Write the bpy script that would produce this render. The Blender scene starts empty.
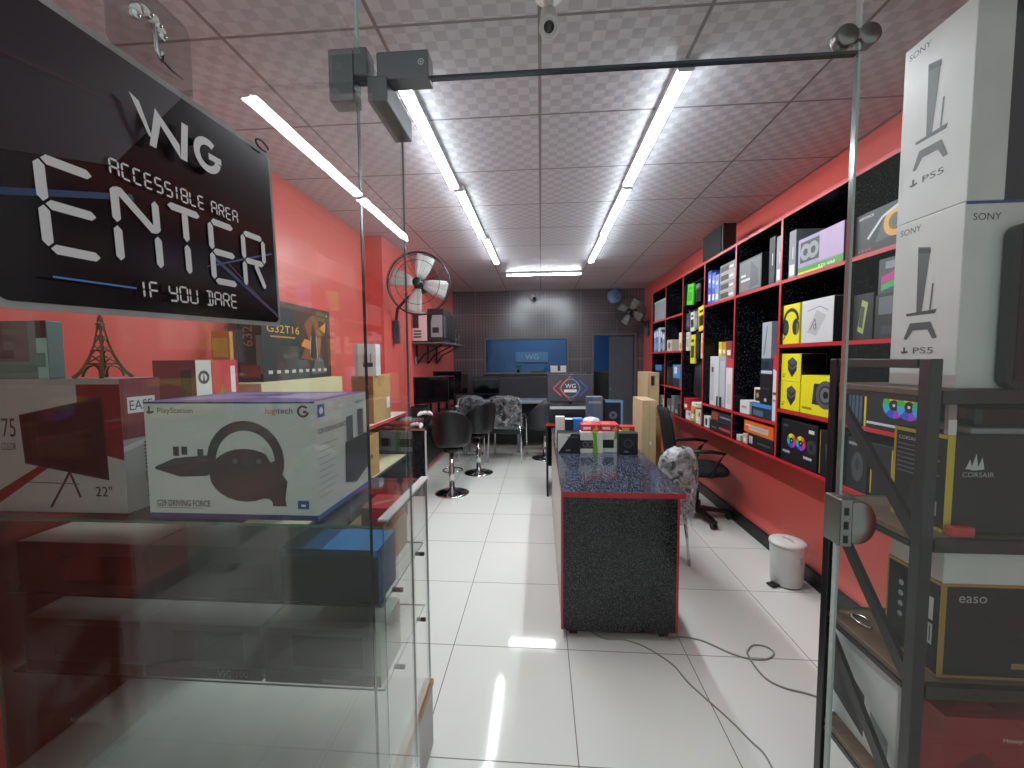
import bpy, bmesh, math, random
from mathutils import Vector, Matrix
random.seed(7)
PI = math.pi
sc = bpy.context.scene
COL = sc.collection

# ------------------------------------------------------------------ camera
cam_d = bpy.data.cameras.new('camera')
cam = bpy.data.objects.new('camera', cam_d); COL.objects.link(cam)
cam_d.sensor_fit = 'HORIZONTAL'; cam_d.sensor_width = 36.0
cam_d.lens = 401.4 / 1024 * 36.0
cam_d.clip_start = 0.02; cam_d.clip_end = 60
pitch, yaw, roll = .0624, .07185, -.00788
cp, sp, cy, sy = math.cos(pitch), math.sin(pitch), math.cos(yaw), math.sin(yaw)
fw = Vector((-sy, cy, 0)); rt = Vector((cy, sy, 0)); up = Vector((0, 0, 1))
f2 = fw*cp - up*sp; u2 = up*cp + fw*sp
r3 = rt*math.cos(roll) + u2*math.sin(roll); u3 = u2*math.cos(roll) - rt*math.sin(roll)
cam.matrix_world = Matrix(((r3.x, u3.x, -f2.x, 0), (r3.y, u3.y, -f2.y, 0), (r3.z, u3.z, -f2.z, 1.51), (0, 0, 0, 1)))
sc.camera = cam

# ------------------------------------------------------------------ world, exposure, light strengths
sc.view_settings.view_transform = 'Standard'
sc.view_settings.look = 'None'
sc.view_settings.gamma = 1.0
sc.view_settings.use_curve_mapping = False
sc.view_settings.exposure = 0.0
TUBE = 70.0          # emission of the ceiling tubes
OFFICE = 24.0         # emission of the lamp in the office behind
w = bpy.data.worlds.new('street_dusk'); sc.world = w; w.use_nodes = True
w.node_tree.nodes['Background'].inputs[0].default_value = (.80, .86, .84, 1)
w.node_tree.nodes['Background'].inputs[1].default_value = .58

# ------------------------------------------------------------------ materials
_m = {}
def lin(c):
    if isinstance(c, str):
        c = tuple(int(c[i:i+2], 16)/255 for i in (0, 2, 4))
        c = tuple(x/12.92 if x <= .04045 else ((x+.055)/1.055)**2.4 for x in c)
    return c
def newmat(name):
    m = bpy.data.materials.new(name); m.use_nodes = True
    nt = m.node_tree
    return m, nt, nt.nodes['Principled BSDF']
def mat(name, c, rough=.5, metal=0., var=.06, coat=0., spec=.5, scale=9.):
    """plain painted / moulded surface with a slight procedural mottling"""
    if name in _m: return _m[name]
    m, nt, b = newmat(name); c = lin(c)
    b.inputs['Roughness'].default_value = rough; b.inputs['Metallic'].default_value = metal
    b.inputs['Coat Weight'].default_value = coat; b.inputs['Specular IOR Level'].default_value = spec
    tc = nt.nodes.new('ShaderNodeTexCoord'); n = nt.nodes.new('ShaderNodeTexNoise')
    n.inputs['Scale'].default_value = scale; n.inputs['Detail'].default_value = 3
    r = nt.nodes.new('ShaderNodeValToRGB')
    r.color_ramp.elements[0].position = .3; r.color_ramp.elements[1].position = .7
    r.color_ramp.elements[0].color = tuple(max(0, x*(1-var)) for x in c) + (1,)
    r.color_ramp.elements[1].color = tuple(min(1, x*(1+var)) for x in c) + (1,)
    nt.links.new(tc.outputs['Object'], n.inputs['Vector']); nt.links.new(n.outputs['Fac'], r.inputs[0])
    nt.links.new(r.outputs[0], b.inputs['Base Color'])
    _m[name] = m; return m
def ink(hexc, rough=.45):
    return mat('ink_'+hexc, hexc, rough, var=.03)
def emit(name, c, s):
    if name in _m: return _m[name]
    m, nt, b = newmat(name)
    b.inputs['Base Color'].default_value = (.8, .8, .8, 1)
    b.inputs['Emission Color'].default_value = lin(c) + (1,); b.inputs['Emission Strength'].default_value = s
    _m[name] = m; return m
def glass(name, tint=(.965, .982, .972), f0=.03, rough=.0, opacity=None):
    if name in _m: return _m[name]
    m = bpy.data.materials.new(name); m.use_nodes = True; nt = m.node_tree; nt.nodes.clear()
    out = nt.nodes.new('ShaderNodeOutputMaterial'); mix = nt.nodes.new('ShaderNodeMixShader')
    tr = nt.nodes.new('ShaderNodeBsdfTransparent'); gl = nt.nodes.new('ShaderNodeBsdfGlossy')
    tr.inputs[0].default_value = tint + (1,); gl.inputs['Roughness'].default_value = rough
    lw = nt.nodes.new('ShaderNodeLayerWeight'); lw.inputs[0].default_value = .5
    pw = nt.nodes.new('ShaderNodeMath'); pw.operation = 'POWER'; pw.inputs[1].default_value = 5
    mu = nt.nodes.new('ShaderNodeMath'); mu.operation = 'MULTIPLY_ADD'; mu.inputs[1].default_value = 1-f0; mu.inputs[2].default_value = f0
    nt.links.new(lw.outputs['Facing'], pw.inputs[0]); nt.links.new(pw.outputs[0], mu.inputs[0])
    nt.links.new(mu.outputs[0], mix.inputs[0]); nt.links.new(tr.outputs[0], mix.inputs[1])
    nt.links.new(gl.outputs[0], mix.inputs[2]); nt.links.new(mix.outputs[0], out.inputs[0])
    _m[name] = m; return m
def nmath(nt, op, a, b=None, c=None):
    n = nt.nodes.new('ShaderNodeMath'); n.operation = op
    for i, x in enumerate((a, b, c)):
        if x is None: continue
        if isinstance(x, (int, float)): n.inputs[i].default_value = x
        else: nt.links.new(x, n.inputs[i])
    return n.outputs[0]
def mixc(nt, f, a, b):
    n = nt.nodes.new('ShaderNodeMix'); n.data_type = 'RGBA'
    for i, x in ((0, f), (6, a), (7, b)):
        if isinstance(x, tuple): n.inputs[i].default_value = x + (1,) if len(x) == 3 else x
        elif isinstance(x, (int, float)): n.inputs[i].default_value = x
        else: nt.links.new(x, n.inputs[i])
    return n.outputs[2]
def gridline(nt, co, period, off, half):
    f = nmath(nt, 'FRACT', nmath(nt, 'MULTIPLY_ADD', co, 1/period, -off/period))
    d = nmath(nt, 'MINIMUM', f, nmath(nt, 'SUBTRACT', 1., f))
    return nmath(nt, 'LESS_THAN', d, half/period)
def pos(nt):
    g = nt.nodes.new('ShaderNodeNewGeometry'); s = nt.nodes.new('ShaderNodeSeparateXYZ')
    nt.links.new(g.outputs['Position'], s.inputs[0]); return g.outputs['Position'], s.outputs

def floor_material():
    m, nt, b = newmat('floor_tile'); P, (x, y, z) = pos(nt)
    g = nmath(nt, 'MAXIMUM', gridline(nt, x, .6, .136, .0022), gridline(nt, y, .6, 3.21, .0022))
    n = nt.nodes.new('ShaderNodeTexNoise'); n.inputs['Scale'].default_value = 2.2; n.inputs['Detail'].default_value = 5
    nt.links.new(P, n.inputs['Vector'])
    base = mixc(nt, n.outputs['Fac'], lin('e2e4df'), lin('ebece7'))
    d = nt.nodes.new('ShaderNodeTexNoise'); d.inputs['Scale'].default_value = 9; nt.links.new(P, d.inputs['Vector'])
    sp_ = nmath(nt, 'GREATER_THAN', d.outputs['Fac'], .80)
    base = mixc(nt, sp_, base, lin('8a857a'))
    nt.links.new(mixc(nt, g, base, lin('76726a')), b.inputs['Base Color'])
    nt.links.new(nmath(nt, 'MULTIPLY_ADD', g, .5, .07), b.inputs['Roughness'])
    b.inputs['Specular IOR Level'].default_value = .5
    return m
def ceiling_material():
    m, nt, b = newmat('ceiling_tile'); P, (x, y, z) = pos(nt)
    g = nmath(nt, 'MAXIMUM', gridline(nt, x, .59, .0, .007), gridline(nt, y, .572, 2.065, .006))
    fx = nmath(nt, 'FLOOR', nmath(nt, 'MULTIPLY', x, 1/.049)); fy = nmath(nt, 'FLOOR', nmath(nt, 'MULTIPLY', y, 1/.0477))
    chk = nmath(nt, 'FLOORED_MODULO', nmath(nt, 'ADD', fx, fy), 2.)
    nt.links.new(mixc(nt, g, mixc(nt, chk, lin('c0c1c9'), lin('d2d3da')), lin('8b8688')), b.inputs['Base Color'])
    nt.links.new(nmath(nt, 'MULTIPLY_ADD', chk, .20, .34), b.inputs['Roughness'])
    # embossed squares, each a shallow pillow
    lx = nmath(nt, 'SINE', nmath(nt, 'MULTIPLY', x, PI/.049)); ly = nmath(nt, 'SINE', nmath(nt, 'MULTIPLY', y, PI/.0477))
    h = nmath(nt, 'MULTIPLY', lx, ly)
    bp = nt.nodes.new('ShaderNodeBump'); bp.inputs['Distance'].default_value = .0009; bp.inputs['Strength'].default_value = 1.
    nt.links.new(h, bp.inputs['Height']); nt.links.new(bp.outputs[0], b.inputs['Normal'])
    return m
def redwall_material():
    m, nt, b = newmat('red_paint'); P, (x, y, z) = pos(nt)
    n = nt.nodes.new('ShaderNodeTexNoise'); n.inputs['Scale'].default_value = 1.6; n.inputs['Detail'].default_value = 4
    nt.links.new(P, n.inputs['Vector'])
    nt.links.new(mixc(nt, n.outputs['Fac'], lin('dc6058'), lin('e36a61')), b.inputs['Base Color'])
    b.inputs['Roughness'].default_value = .30
    return m
def backwall_material():
    m, nt, b = newmat('dark_wall_panel'); P, (x, y, z) = pos(nt)
    g = nmath(nt, 'MAXIMUM', gridline(nt, x, .62, .085, .005), gridline(nt, z, .80, .70, .005))
    s = nmath(nt, 'MAXIMUM', gridline(nt, x, .0516, 0, .004), gridline(nt, z, .0516, 0, .003))
    n = nt.nodes.new('ShaderNodeTexNoise'); n.inputs['Scale'].default_value = 5; nt.links.new(P, n.inputs['Vector'])
    c = mixc(nt, n.outputs['Fac'], lin('514d53'), lin('615c62'))
    c = mixc(nt, s, c, lin('3c383d')); c = mixc(nt, g, c, lin('757178'))
    nt.links.new(c, b.inputs['Base Color']); b.inputs['Roughness'].default_value = .24; b.inputs['Specular IOR Level'].default_value = 1.
    return m
def speckle_material(name, scale, thr, c0='0d0e12', c1='c3c6d0', rough=.12, stretch=(1, 1, 1)):
    m, nt, b = newmat(name); P, _ = pos(nt)
    mp = nt.nodes.new('ShaderNodeMapping'); mp.inputs['Scale'].default_value = stretch; nt.links.new(P, mp.inputs[0])
    n = nt.nodes.new('ShaderNodeTexNoise'); n.inputs['Scale'].default_value = scale; n.inputs['Detail'].default_value = 3
    n.inputs['Roughness'].default_value = .7; nt.links.new(mp.outputs[0], n.inputs['Vector'])
    v = nt.nodes.new('ShaderNodeTexVoronoi'); v.feature = 'DISTANCE_TO_EDGE'; v.inputs['Scale'].default_value = scale*.75
    nt.links.new(mp.outputs[0], v.inputs['Vector'])
    edge = nmath(nt, 'LESS_THAN', v.outputs['Distance'], .09)
    on = nmath(nt, 'MULTIPLY', edge, nmath(nt, 'GREATER_THAN', n.outputs['Fac'], thr))
    nt.links.new(mixc(nt, on, lin(c0), lin(c1)), b.inputs['Base Color'])
    b.inputs['Roughness'].default_value = rough
    return m
def wood_material(name, a, b_, rough=.45, axis='X'):
    m, nt, b = newmat(name); P, _ = pos(nt)
    mp = nt.nodes.new('ShaderNodeMapping'); mp.inputs['Scale'].default_value = (4, 40, 40) if axis == 'X' else (40, 4, 40)
    nt.links.new(P, mp.inputs[0])
    n = nt.nodes.new('ShaderNodeTexNoise'); n.inputs['Scale'].default_value = 1.; n.inputs['Detail'].default_value = 6; n.inputs['Distortion'].default_value = .6
    nt.links.new(mp.outputs[0], n.inputs['Vector'])
    nt.links.new(mixc(nt, n.outputs['Fac'], lin(a), lin(b_)), b.inputs['Base Color']); b.inputs['Roughness'].default_value = rough
    return m
M_floor = floor_material(); M_ceil = ceiling_material(); M_red = redwall_material(); M_back = backwall_material()
M_speck = speckle_material('speckled_laminate', 150, .50, c1='737b92')
M_crackle = speckle_material('crackle_laminate', 150, .52, c1='585b60', rough=.16, stretch=(1, 1, 1.2))
M_shelfin = speckle_material('shelf_laminate', 120, .60, c0='0a0b10', c1='70747e', rough=.2)
M_wood = wood_material('rack_wood', '3c2c22', '7a624c')
M_oak = wood_material('oak_edge', '7d5c38', 'b08a5c', axis='Y')
M_rededge = mat('red_edging', 'c22a34', .3)
M_black = mat('black_plastic', '101114', .38); M_blackg = mat('black_gloss', '0b0c10', .12)
M_steel = mat('black_steel', '17171a', .36, coat=.2)
M_chrome = mat('chrome', 'd6d8da', .12, 1.); M_brushed = mat('brushed_steel', '8b8d8a', .32, 1.)
M_dkpatch = mat('dark_fitting', '77797c', .34, 1.)
M_white = mat('white_plastic', 'dcdcd8', .4); M_whitecard = mat('white_card', 'd6d8d8', .42)
M_card = mat('brown_card', 'b08a58', .75, var=.10); M_beige = mat('beige_board', 'c6ac86', .7, var=.08)
M_cream = mat('cream_card', 'd8cfa8', .6); M_grey = mat('grey_plastic', '8e9094', .45)
M_dkgrey = mat('dark_grey_plastic', '2c2d31', .4); M_glass = glass('shop_glass')
M_cglass = glass('counter_glass', (.965, .982, .975), .03)
M_gedge = mat('glass_edge', '3f6b5c', .15); M_leather = mat('black_leather', '17181b', .36, var=.12, scale=30)
M_fabric = mat('black_mesh', '0e0e10', .8); M_screen = mat('dark_screen', '07080c', .08)
M_yel = ink('e6dc1c'); M_blk = ink('0c0d10', .3)

# ------------------------------------------------------------------ mesh builder
_txt = {}
def text_polys(s):
    """glyph triangles of a string, cap height 1, left-bottom at 0,0"""
    if s in _txt: return _txt[s]
    cu = bpy.data.curves.new('lettering', 'FONT'); cu.body = s; cu.resolution_u = 3
    o = bpy.data.objects.new('lettering', cu); COL.objects.link(o)
    dg = bpy.context.evaluated_depsgraph_get(); me = bpy.data.meshes.new_from_object(o.evaluated_get(dg))
    vs = [(v.co.x, v.co.y) for v in me.vertices]; fs = [tuple(p.vertices) for p in me.polygons]
    bpy.data.objects.remove(o); bpy.data.curves.remove(cu); bpy.data.meshes.remove(me)
    x0 = min(v[0] for v in vs); x1 = max(v[0] for v in vs); y0 = min(v[1] for v in vs); y1 = max(v[1] for v in vs)
    h = y1-y0
    _txt[s] = ([((x-x0)/h, (y-y0)/h) for x, y in vs], fs, (x1-x0)/h); return _txt[s]

class MB:
    def __init__(s): s.bm = bmesh.new(); s.mats = []
    def mi(s, m):
        if m not in s.mats: s.mats.append(m)
        return s.mats.index(m)
    def face(s, pts, m, smooth=False):
        vs = [s.bm.verts.new(p) for p in pts]; f = s.bm.faces.new(vs); f.material_index = s.mi(m); f.smooth = smooth; return f
    def box(s, x0, x1, y0, y1, z0, z1, m, bev=0., fm=None):
        P = [(x0,y0,z0),(x1,y0,z0),(x1,y1,z0),(x0,y1,z0),(x0,y0,z1),(x1,y0,z1),(x1,y1,z1),(x0,y1,z1)]
        return s.hexa(P, m, bev, fm)
    def hexa(s, P, m, bev=0., fm=None):
        v = [s.bm.verts.new(p) for p in P]
        F = {'bottom': (0,3,2,1), 'top': (4,5,6,7), 'front': (0,1,5,4), 'right': (1,2,6,5), 'back': (2,3,7,6), 'left': (3,0,4,7)}
        fs = []
        for k, q in F.items():
            f = s.bm.faces.new([v[i] for i in q]); f.material_index = s.mi(fm[k] if fm and k in fm else m); fs.append(f)
        if bev:
            es = list({e for f in fs for e in f.edges})
            bmesh.ops.bevel(s.bm, geom=es, offset=bev, segments=2, affect='EDGES', clamp_overlap=True, profile=.5)
        return s
    def loft(s, rings, m, closed=True, caps=True, smooth=True):
        R = [[s.bm.verts.new(p) for p in r] for r in rings]; n = len(R[0]); i_ = s.mi(m)
        for a, b in zip(R, R[1:]):
            for j in range(n if closed else n-1):
                f = s.bm.faces.new((a[j], a[(j+1) % n], b[(j+1) % n], b[j])); f.material_index = i_; f.smooth = smooth
        if caps and closed:
            for r in (R[0][::-1], R[-1]):
                f = s.bm.faces.new(r); f.material_index = i_
        return s
    def lathe(s, prof, m, c=(0,0,0), ax='z', n=28, sx=1, sy=1):
        rings = []
        for r, h in prof:
            ring = []
            for k in range(n):
                a = 2*PI*k/n; p = (r*math.cos(a)*sx, r*math.sin(a)*sy, h)
                if ax == 'y': p = (p[0], h, p[1])
                if ax == 'x': p = (h, p[0], p[1])
                ring.append((p[0]+c[0], p[1]+c[1], p[2]+c[2]))
            rings.append(ring)
        return s.loft(rings, m)
    def tube(s, pts, r, m, n=10, closed=False, square=False):
        pts = [Vector(p) for p in pts]; N = len(pts); rings = []
        rr = r if isinstance(r, (list, tuple)) else [r]*N
        ref = None
        for i, p in enumerate(pts):
            if closed: t = pts[(i+1) % N]-pts[i-1]
            else: t = pts[min(i+1, N-1)]-pts[max(i-1, 0)]
            t.normalize()
            if ref is None: ref = Vector((0,0,1)) if abs(t.z) < .9 else Vector((1,0,0))
            a = t.cross(ref); 
            if a.length < 1e-4: a = t.cross(Vector((0,1,0)))
            a.normalize(); b = t.cross(a); pass
            k = n if not square else 4; o = 0 if not square else PI/4
            rings.append([p + (a*math.cos(2*PI*j/k+o)+b*math.sin(2*PI*j/k+o))*rr[i] for j in range(k)])
        if closed: rings.append(rings[0])
        if closed:
            R = [[s.bm.verts.new(q) for q in r_] for r_ in rings[:-1]]; i_ = s.mi(m); kk = len(R[0])
            for i in range(N):
                a, b = R[i], R[(i+1) % N]
                for j in range(kk):
                    f = s.bm.faces.new((a[j], a[(j+1) % kk], b[(j+1) % kk], b[j])); f.material_index = i_; f.smooth = True
            return s
        return s.loft(rings, m, smooth=not square)
    def ring(s, c, R, r, m, ax='z', n=40):
        pts = []
        for k in range(n):
            a = 2*PI*k/n; q = (R*math.cos(a), R*math.sin(a))
            p = {'z': (q[0], q[1], 0), 'y': (q[0], 0, q[1]), 'x': (0, q[0], q[1])}[ax]
            pts.append((c[0]+p[0], c[1]+p[1], c[2]+p[2]))
        return s.tube(pts, r, m, n=6, closed=True)
    def prism(s, poly, n, d, m, o=(0,0,0), U=(1,0,0), V=(0,0,1)):
        """polygon in the U,V plane at o, thickness d along n"""
        o = Vector(o); U = Vector(U); V = Vector(V); n = Vector(n)
        a = [o+U*u+V*v for u, v in poly]; b = [p+n*d for p in a]
        return s.loft([a, b], m, smooth=False)
    def ball(s, c, r, m, n=14, sc_=(1,1,1)):
        prof = []
        rings = []
        for i in range(1, n):
            t = PI*i/n; rings.append([(c[0]+r*sc_[0]*math.sin(t)*math.cos(2*PI*k/18), c[1]+r*sc_[1]*math.sin(t)*math.sin(2*PI*k/18), c[2]-r*sc_[2]*math.cos(t)) for k in range(18)])
        return s.loft(rings, m)
    # ---- printing on a face: frame (o,U,V,N) in metres, W x H
    def ops(s, fr, ops):
        o, U, V, N, W, H = fr
        o, U, V, N = Vector(o), Vector(U), Vector(V), Vector(N)
        for k, op in enumerate(ops):
            L = N*(.0004+.00004*k); t = op[0]; m = op[-1] if not isinstance(op[-1], str) else ink(op[-1])
            pt = lambda u, v: o+U*(u*W)+V*(v*H)+L
            if t == 'r':
                _, u0, v0, u1, v1 = op[:5]; s.face([pt(u0,v0), pt(u1,v0), pt(u1,v1), pt(u0,v1)], m)
            elif t == 'p':
                s.face([pt(*q) for q in op[1]], m)
            elif t == 'c':
                _, u, v, r = op[:4]; c = pt(u, v); s.face([c+(U*math.cos(2*PI*j/24)+V*math.sin(2*PI*j/24))*r for j in range(24)], m)
            elif t == 'e':
                _, u, v, ra, rb = op[:5]; c = pt(u, v); s.face([c+U*ra*math.cos(2*PI*j/24)+V*rb*math.sin(2*PI*j/24) for j in range(24)], m)
            elif t == 'g':      # ring arc: u v r0 r1 a0 a1
                _, u, v, r0, r1, a0, a1 = op[:7]; c = pt(u, v); n = 24
                for j in range(n):
                    A = math.radians(a0+(a1-a0)*j/n); B = math.radians(a0+(a1-a0)*(j+1)/n)
                    d = lambda a, r: c+(U*math.cos(a)+V*math.sin(a))*r
                    s.face([d(A, r0), d(A, r1), d(B, r1), d(B, r0)][::1], m)
            elif t == 'l':      # stroke: points, width (m)
                _, q, wd = op[:3]
                for a, b in zip(q, q[1:]):
                    A, B = pt(*a), pt(*b); d = (B-A).normalized(); nn = N.cross(d)*wd/2
                    s.face([A-nn, B-nn, B+nn, A+nn], m)
            elif t == 't':      # text u v height(m) [max width fraction]
                _, txt, u, v, h = op[:5]; vs, fs, wd = text_polys(txt); sx_ = h
                if len(op) == 7: sx_ = op[5]*W/wd
                c = pt(u, v); i_ = s.mi(m)
                bv = [s.bm.verts.new(c+U*(x*sx_)+V*(y*h)) for x, y in vs]
                for q in fs:
                    try: f = s.bm.faces.new([bv[i] for i in q]); f.material_index = i_
                    except ValueError: pass
            elif t == 'tv':     # vertical text reading upwards
                _, txt, u, v, h = op[:5]; vs, fs, wd = text_polys(txt); c = pt(u, v); i_ = s.mi(m); sx_ = op[5]*H/wd if len(op) == 7 else h
                bv = [s.bm.verts.new(c+V*(x*sx_)-U*(y*h)) for x, y in vs]
                for q in fs:
                    try: f = s.bm.faces.new([bv[i] for i in q]); f.material_index = i_
                    except ValueError: pass
        return s
    def build(s, name, parent=None, loc=None, rotz=0, subsurf=0, solid=0):
        me = bpy.data.meshes.new(name)
        bmesh.ops.recalc_face_normals(s.bm, faces=[f for f in s.bm.faces if len(f.edges) and not all(len(e.link_faces) == 1 for e in f.edges)])
        s.bm.to_mesh(me); s.bm.free()
        for m in s.mats: me.materials.append(m)
        o = bpy.data.objects.new(name, me); COL.objects.link(o)
        if parent: o.parent = parent
        if loc is not None: o.location = loc
        o.rotation_euler.z = rotz
        if solid:
            q = o.modifiers.new('thickness', 'SOLIDIFY'); q.thickness = solid; q.offset = 0
        if subsurf:
            q = o.modifiers.new('smooth', 'SUBSURF'); q.levels = subsurf; q.render_levels = subsurf
        return o

def tag(o, label, cat, group=None):
    o['label'] = label; o['category'] = cat
    if group: o['group'] = group
    return o
def thing(name, label, cat, loc=(0,0,0), rotz=0, group=None):
    o = bpy.data.objects.new(name, None); COL.objects.link(o); o.empty_display_size = .1
    o.location = loc; o.rotation_euler.z = rotz
    return tag(o, label, cat, group)
def struct(mb, name, parent=None):
    o = mb.build(name, parent)
    if parent is None: o['kind'] = 'structure'
    return o
def dup(root, loc, rotz, label=None):
    r = root.copy(); COL.objects.link(r); r.location = loc; r.rotation_euler = (0, 0, rotz)
    if label: r['label'] = label
    for ch in list(root.children):
        c = ch.copy(); COL.objects.link(c); c.parent = r
        for g in ch.children:
            d = g.copy(); COL.objects.link(d); d.parent = c
    return r
def frames(x0, x1, y0, y1, z0, z1):
    return {'front': ((x0,y0,z0),(1,0,0),(0,0,1),(0,-1,0),x1-x0,z1-z0), 'left': ((x0,y1,z0),(0,-1,0),(0,0,1),(-1,0,0),y1-y0,z1-z0),
            'right': ((x1,y0,z0),(0,1,0),(0,0,1),(1,0,0),y1-y0,z1-z0), 'top': ((x0,y0,z1),(1,0,0),(0,1,0),(0,0,1),x1-x0,y1-y0)}
def carton(name, label, cat, x0, x1, y0, y1, z0, z1, m, prints=None, fm=None, group=None, bev=.0025, rotz=0):
    """a printed box standing at its own place: origin at the middle of its base"""
    if isinstance(m, str): m = ink(m)
    if fm: fm = {k: ink(v) if isinstance(v, str) else v for k, v in fm.items()}
    cx, cy_ = (x0+x1)/2, (y0+y1)/2; a = (x1-x0)/2; b = (y1-y0)/2; h = z1-z0
    mb = MB(); mb.box(-a, a, -b, b, 0, h, m, bev, fm)
    F = frames(-a, a, -b, b, 0, h)
    for k, ops in (prints or {}).items(): mb.ops(F[k], ops)
    o = mb.build(name, None, (cx, cy_, z0), rotz)
    return tag(o, label, cat, group)

# ================================================================== SETTING
XL, XR, YB, YF, ZC = -1.70, 1.79, 7.15, .90, 2.712
mb = MB(); mb.box(-3.2, 3.2, -3, 9.6, -.12, 0, M_floor); struct(mb, 'floor')
mb = MB(); mb.box(-1.9, 2.0, .2, 9.6, ZC, ZC+.1, M_ceil); struct(mb, 'ceiling')
mb = MB(); mb.box(XR, XR+.15, .3, 9.6, 0, ZC, M_red); struct(mb, 'wall_right')
mb = MB(); mb.box(XL-.15, XL, .3, 4.6, 0, ZC, M_red); mb.box(XL-.15, -1.535, 3.87, 4.72, 0, ZC, M_red); mb.box(XL-.15, -1.565, 4.72, 9.6, 0, ZC, M_red)
struct(mb, 'wall_left')
mb = MB()
WX0, WX1, WZ0, WZ1, DX0, DX1, DZ = -.97, .455, 1.275, 1.85, .925, 1.62, 1.905
for a, b, c, d in ((-1.6, WX0, 0, ZC), (WX0, WX1, 0, WZ0), (WX0, WX1, WZ1, ZC), (WX1, DX0, 0, ZC), (DX0, DX1, DZ, ZC), (DX1, XR, 0, ZC)):
    mb.box(a, b, YB, YB+.1, c, d, M_back)
struct(mb, 'wall_back')
M_blue = mat('blue_office_paint', '2f6fae', .5); M_frame = mat('grey_frame', '595a60', .4)
mb = MB(); mb.box(-1.9, 2.0, 9.0, 9.1, 0, ZC, M_blue); struct(mb, 'wall_office')
mb = MB()
for a, b, c, d in ((WX0-.03, WX0, WZ0-.03, WZ1+.03), (WX1, WX1+.03, WZ0-.03, WZ1+.03), (WX0, WX1, WZ0-.03, WZ0), (WX0, WX1, WZ1, WZ1+.03)):
    mb.box(a, b, YB-.025, YB+.1, c, d, M_frame)
o = struct(mb, 'window_1')
mb = MB(); mb.box(WX0, WX1, YB+.045, YB+.051, WZ0, WZ1, M_glass); mb.build('glass_pane', o)
mb = MB(); mb.box(WX0-.03, WX1+.35, YB-.10, YB-.026, WZ0-.035, WZ0-.005, M_frame, .004); mb.build('window_sill', o)
mb = MB()
mb.box(DX0-.04, DX0, YB-.03, YB+.1, 0, DZ+.04, M_frame); mb.box(DX1, DX1+.04, YB-.03, YB+.1, 0, DZ+.04, M_frame); mb.box(DX0, DX1, YB-.03, YB+.1, DZ, DZ+.04, M_frame)
o = struct(mb, 'door_2')
mb = MB(); mb.box(1.20, DX1, YB+.03, YB+.07, .01, DZ, mat('grey_door', '4c555c', .42), .003)
lf = mb.build('door_leaf', o)
mb = MB(); mb.tube([(1.225, YB+.03, .95), (1.225, YB-.01, .95), (1.225, YB-.01, 1.1), (1.225, YB+.03, 1.1)], .008, M_chrome); mb.build('handle', lf)
mb = MB(); mb.box(XR-.02, XR, YF+.1, YB, 0, .11, M_black, .004); struct(mb, 'baseboard_right')
# ---- shopfront glass
def shop_pane(name, x0, x1, z0, z1, y0=YF, y1=YF+.010):
    mb = MB(); mb.box(x0, x1, y0, y1, z0, z1, M_glass, 0, None); return struct(mb, name)
wL = shop_pane('window_2', XL, -.405, 0.0, ZC)
wR = shop_pane('window_3', .648, XR, 0.0, ZC)
wT = shop_pane('window_4', -.399, .642, 2.125, ZC)
mb = MB(); mb.box(-.399, .642, YF-.001, YF+.011, 2.121, 2.127, mat('dark_glass_edge', '28323a', .2)); mb.build('bottom_edge', wT)
mb = MB(); mb.box(.6422, .6478, YF, YF+.010, 2.13, ZC, mat('silicone', 'b9bfc0', .25)); mb.box(-.4048, -.3992, YF, YF+.01, 2.13, ZC, _m['silicone']); mb.build('joint', wT)
mb = MB(); mb.box(.6425, .6478, YF-.001, YF+.011, .01, 2.12, mat('polished_edge', '9aa6a3', .12, .6)); mb.build('polished_edge', wR)
mb = MB(); mb.box(-.405, -.4030, YF-.001, YF+.011, .01, 2.08, mat('dark_glass_edge', '28323a', .2)); mb.build('polished_edge', wL)
# patch fittings
mb = MB(); mb.box(-.352, -.238, YF-.016, YF+.027, 2.115, 2.172, M_dkpatch, .003)
F = frames(-.352, -.238, YF-.016, YF+.027, 2.115, 2.172)
mb.ops(F['front'], [('g', .86, .55, .005, .0065, 0, 360, 'd0d2d2'), ('c', .86, .55, .002, 'd0d2d2')]); mb.build('patch_fitting', wT)
mb = MB(); mb.box(-.460, -.404, YF-.016, YF+.027, 2.075, 2.185, M_dkpatch, .004); mb.box(-.404, -.3725, YF-.016, YF+.027, 2.128, 2.185, M_dkpatch, .003); mb.build('patch_fitting', wL)
mb = MB()
for a in (.618, .661):
    mb.lathe([(.0, -.007), (.027, -.007), (.029, -.005), (.029, .015), (.027, .017), (0, .017)], M_brushed, (a, YF, 2.156), 'y', 28, .74, .72)
mb.box(.636, .646, YF-.006, YF+.018, 2.146, 2.166, M_brushed); mb.build('connector_clamp', wT)
mb = MB(); mb.box(.633, .658, YF-.022, YF+.03, 1.105, 1.207, M_brushed, .003)
mb.lathe([(0, -.020), (.040, -.020), (.043, -.016), (.043, .026), (.040, .030), (0, .030)], M_brushed, (.672, YF, 1.156), 'y', 32, .85, 1.1)
for z in (1.12, 1.15, 1.18): mb.box(.640, .648, YF-.0235, YF-.021, z-.006, z+.010, M_blk)
mb.build('lock_keeper', wR)
# open door leaf, swung out toward the street
mb = MB(); mb.box(-.355, -.345, -.03, 1.045, .012, 2.118, M_glass); dl = struct(mb, 'door_1')
mb = MB(); mb.box(-.3552, -.3500, 1.0452, 1.0460, .012, 2.118, mat('dull_glass_edge', '46524e', .2)); mb.build('polished_edge', dl)
mb = MB(); mb.box(-.372, -.328, .880, 1.050, 2.068, 2.121, M_dkpatch, .003); mb.build('patch_fitting', dl)
mb = MB(); mb.box(-.372, -.328, .880, 1.050, .006, .06, M_dkpatch, .003); mb.build('patch_fitting', dl)

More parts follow.
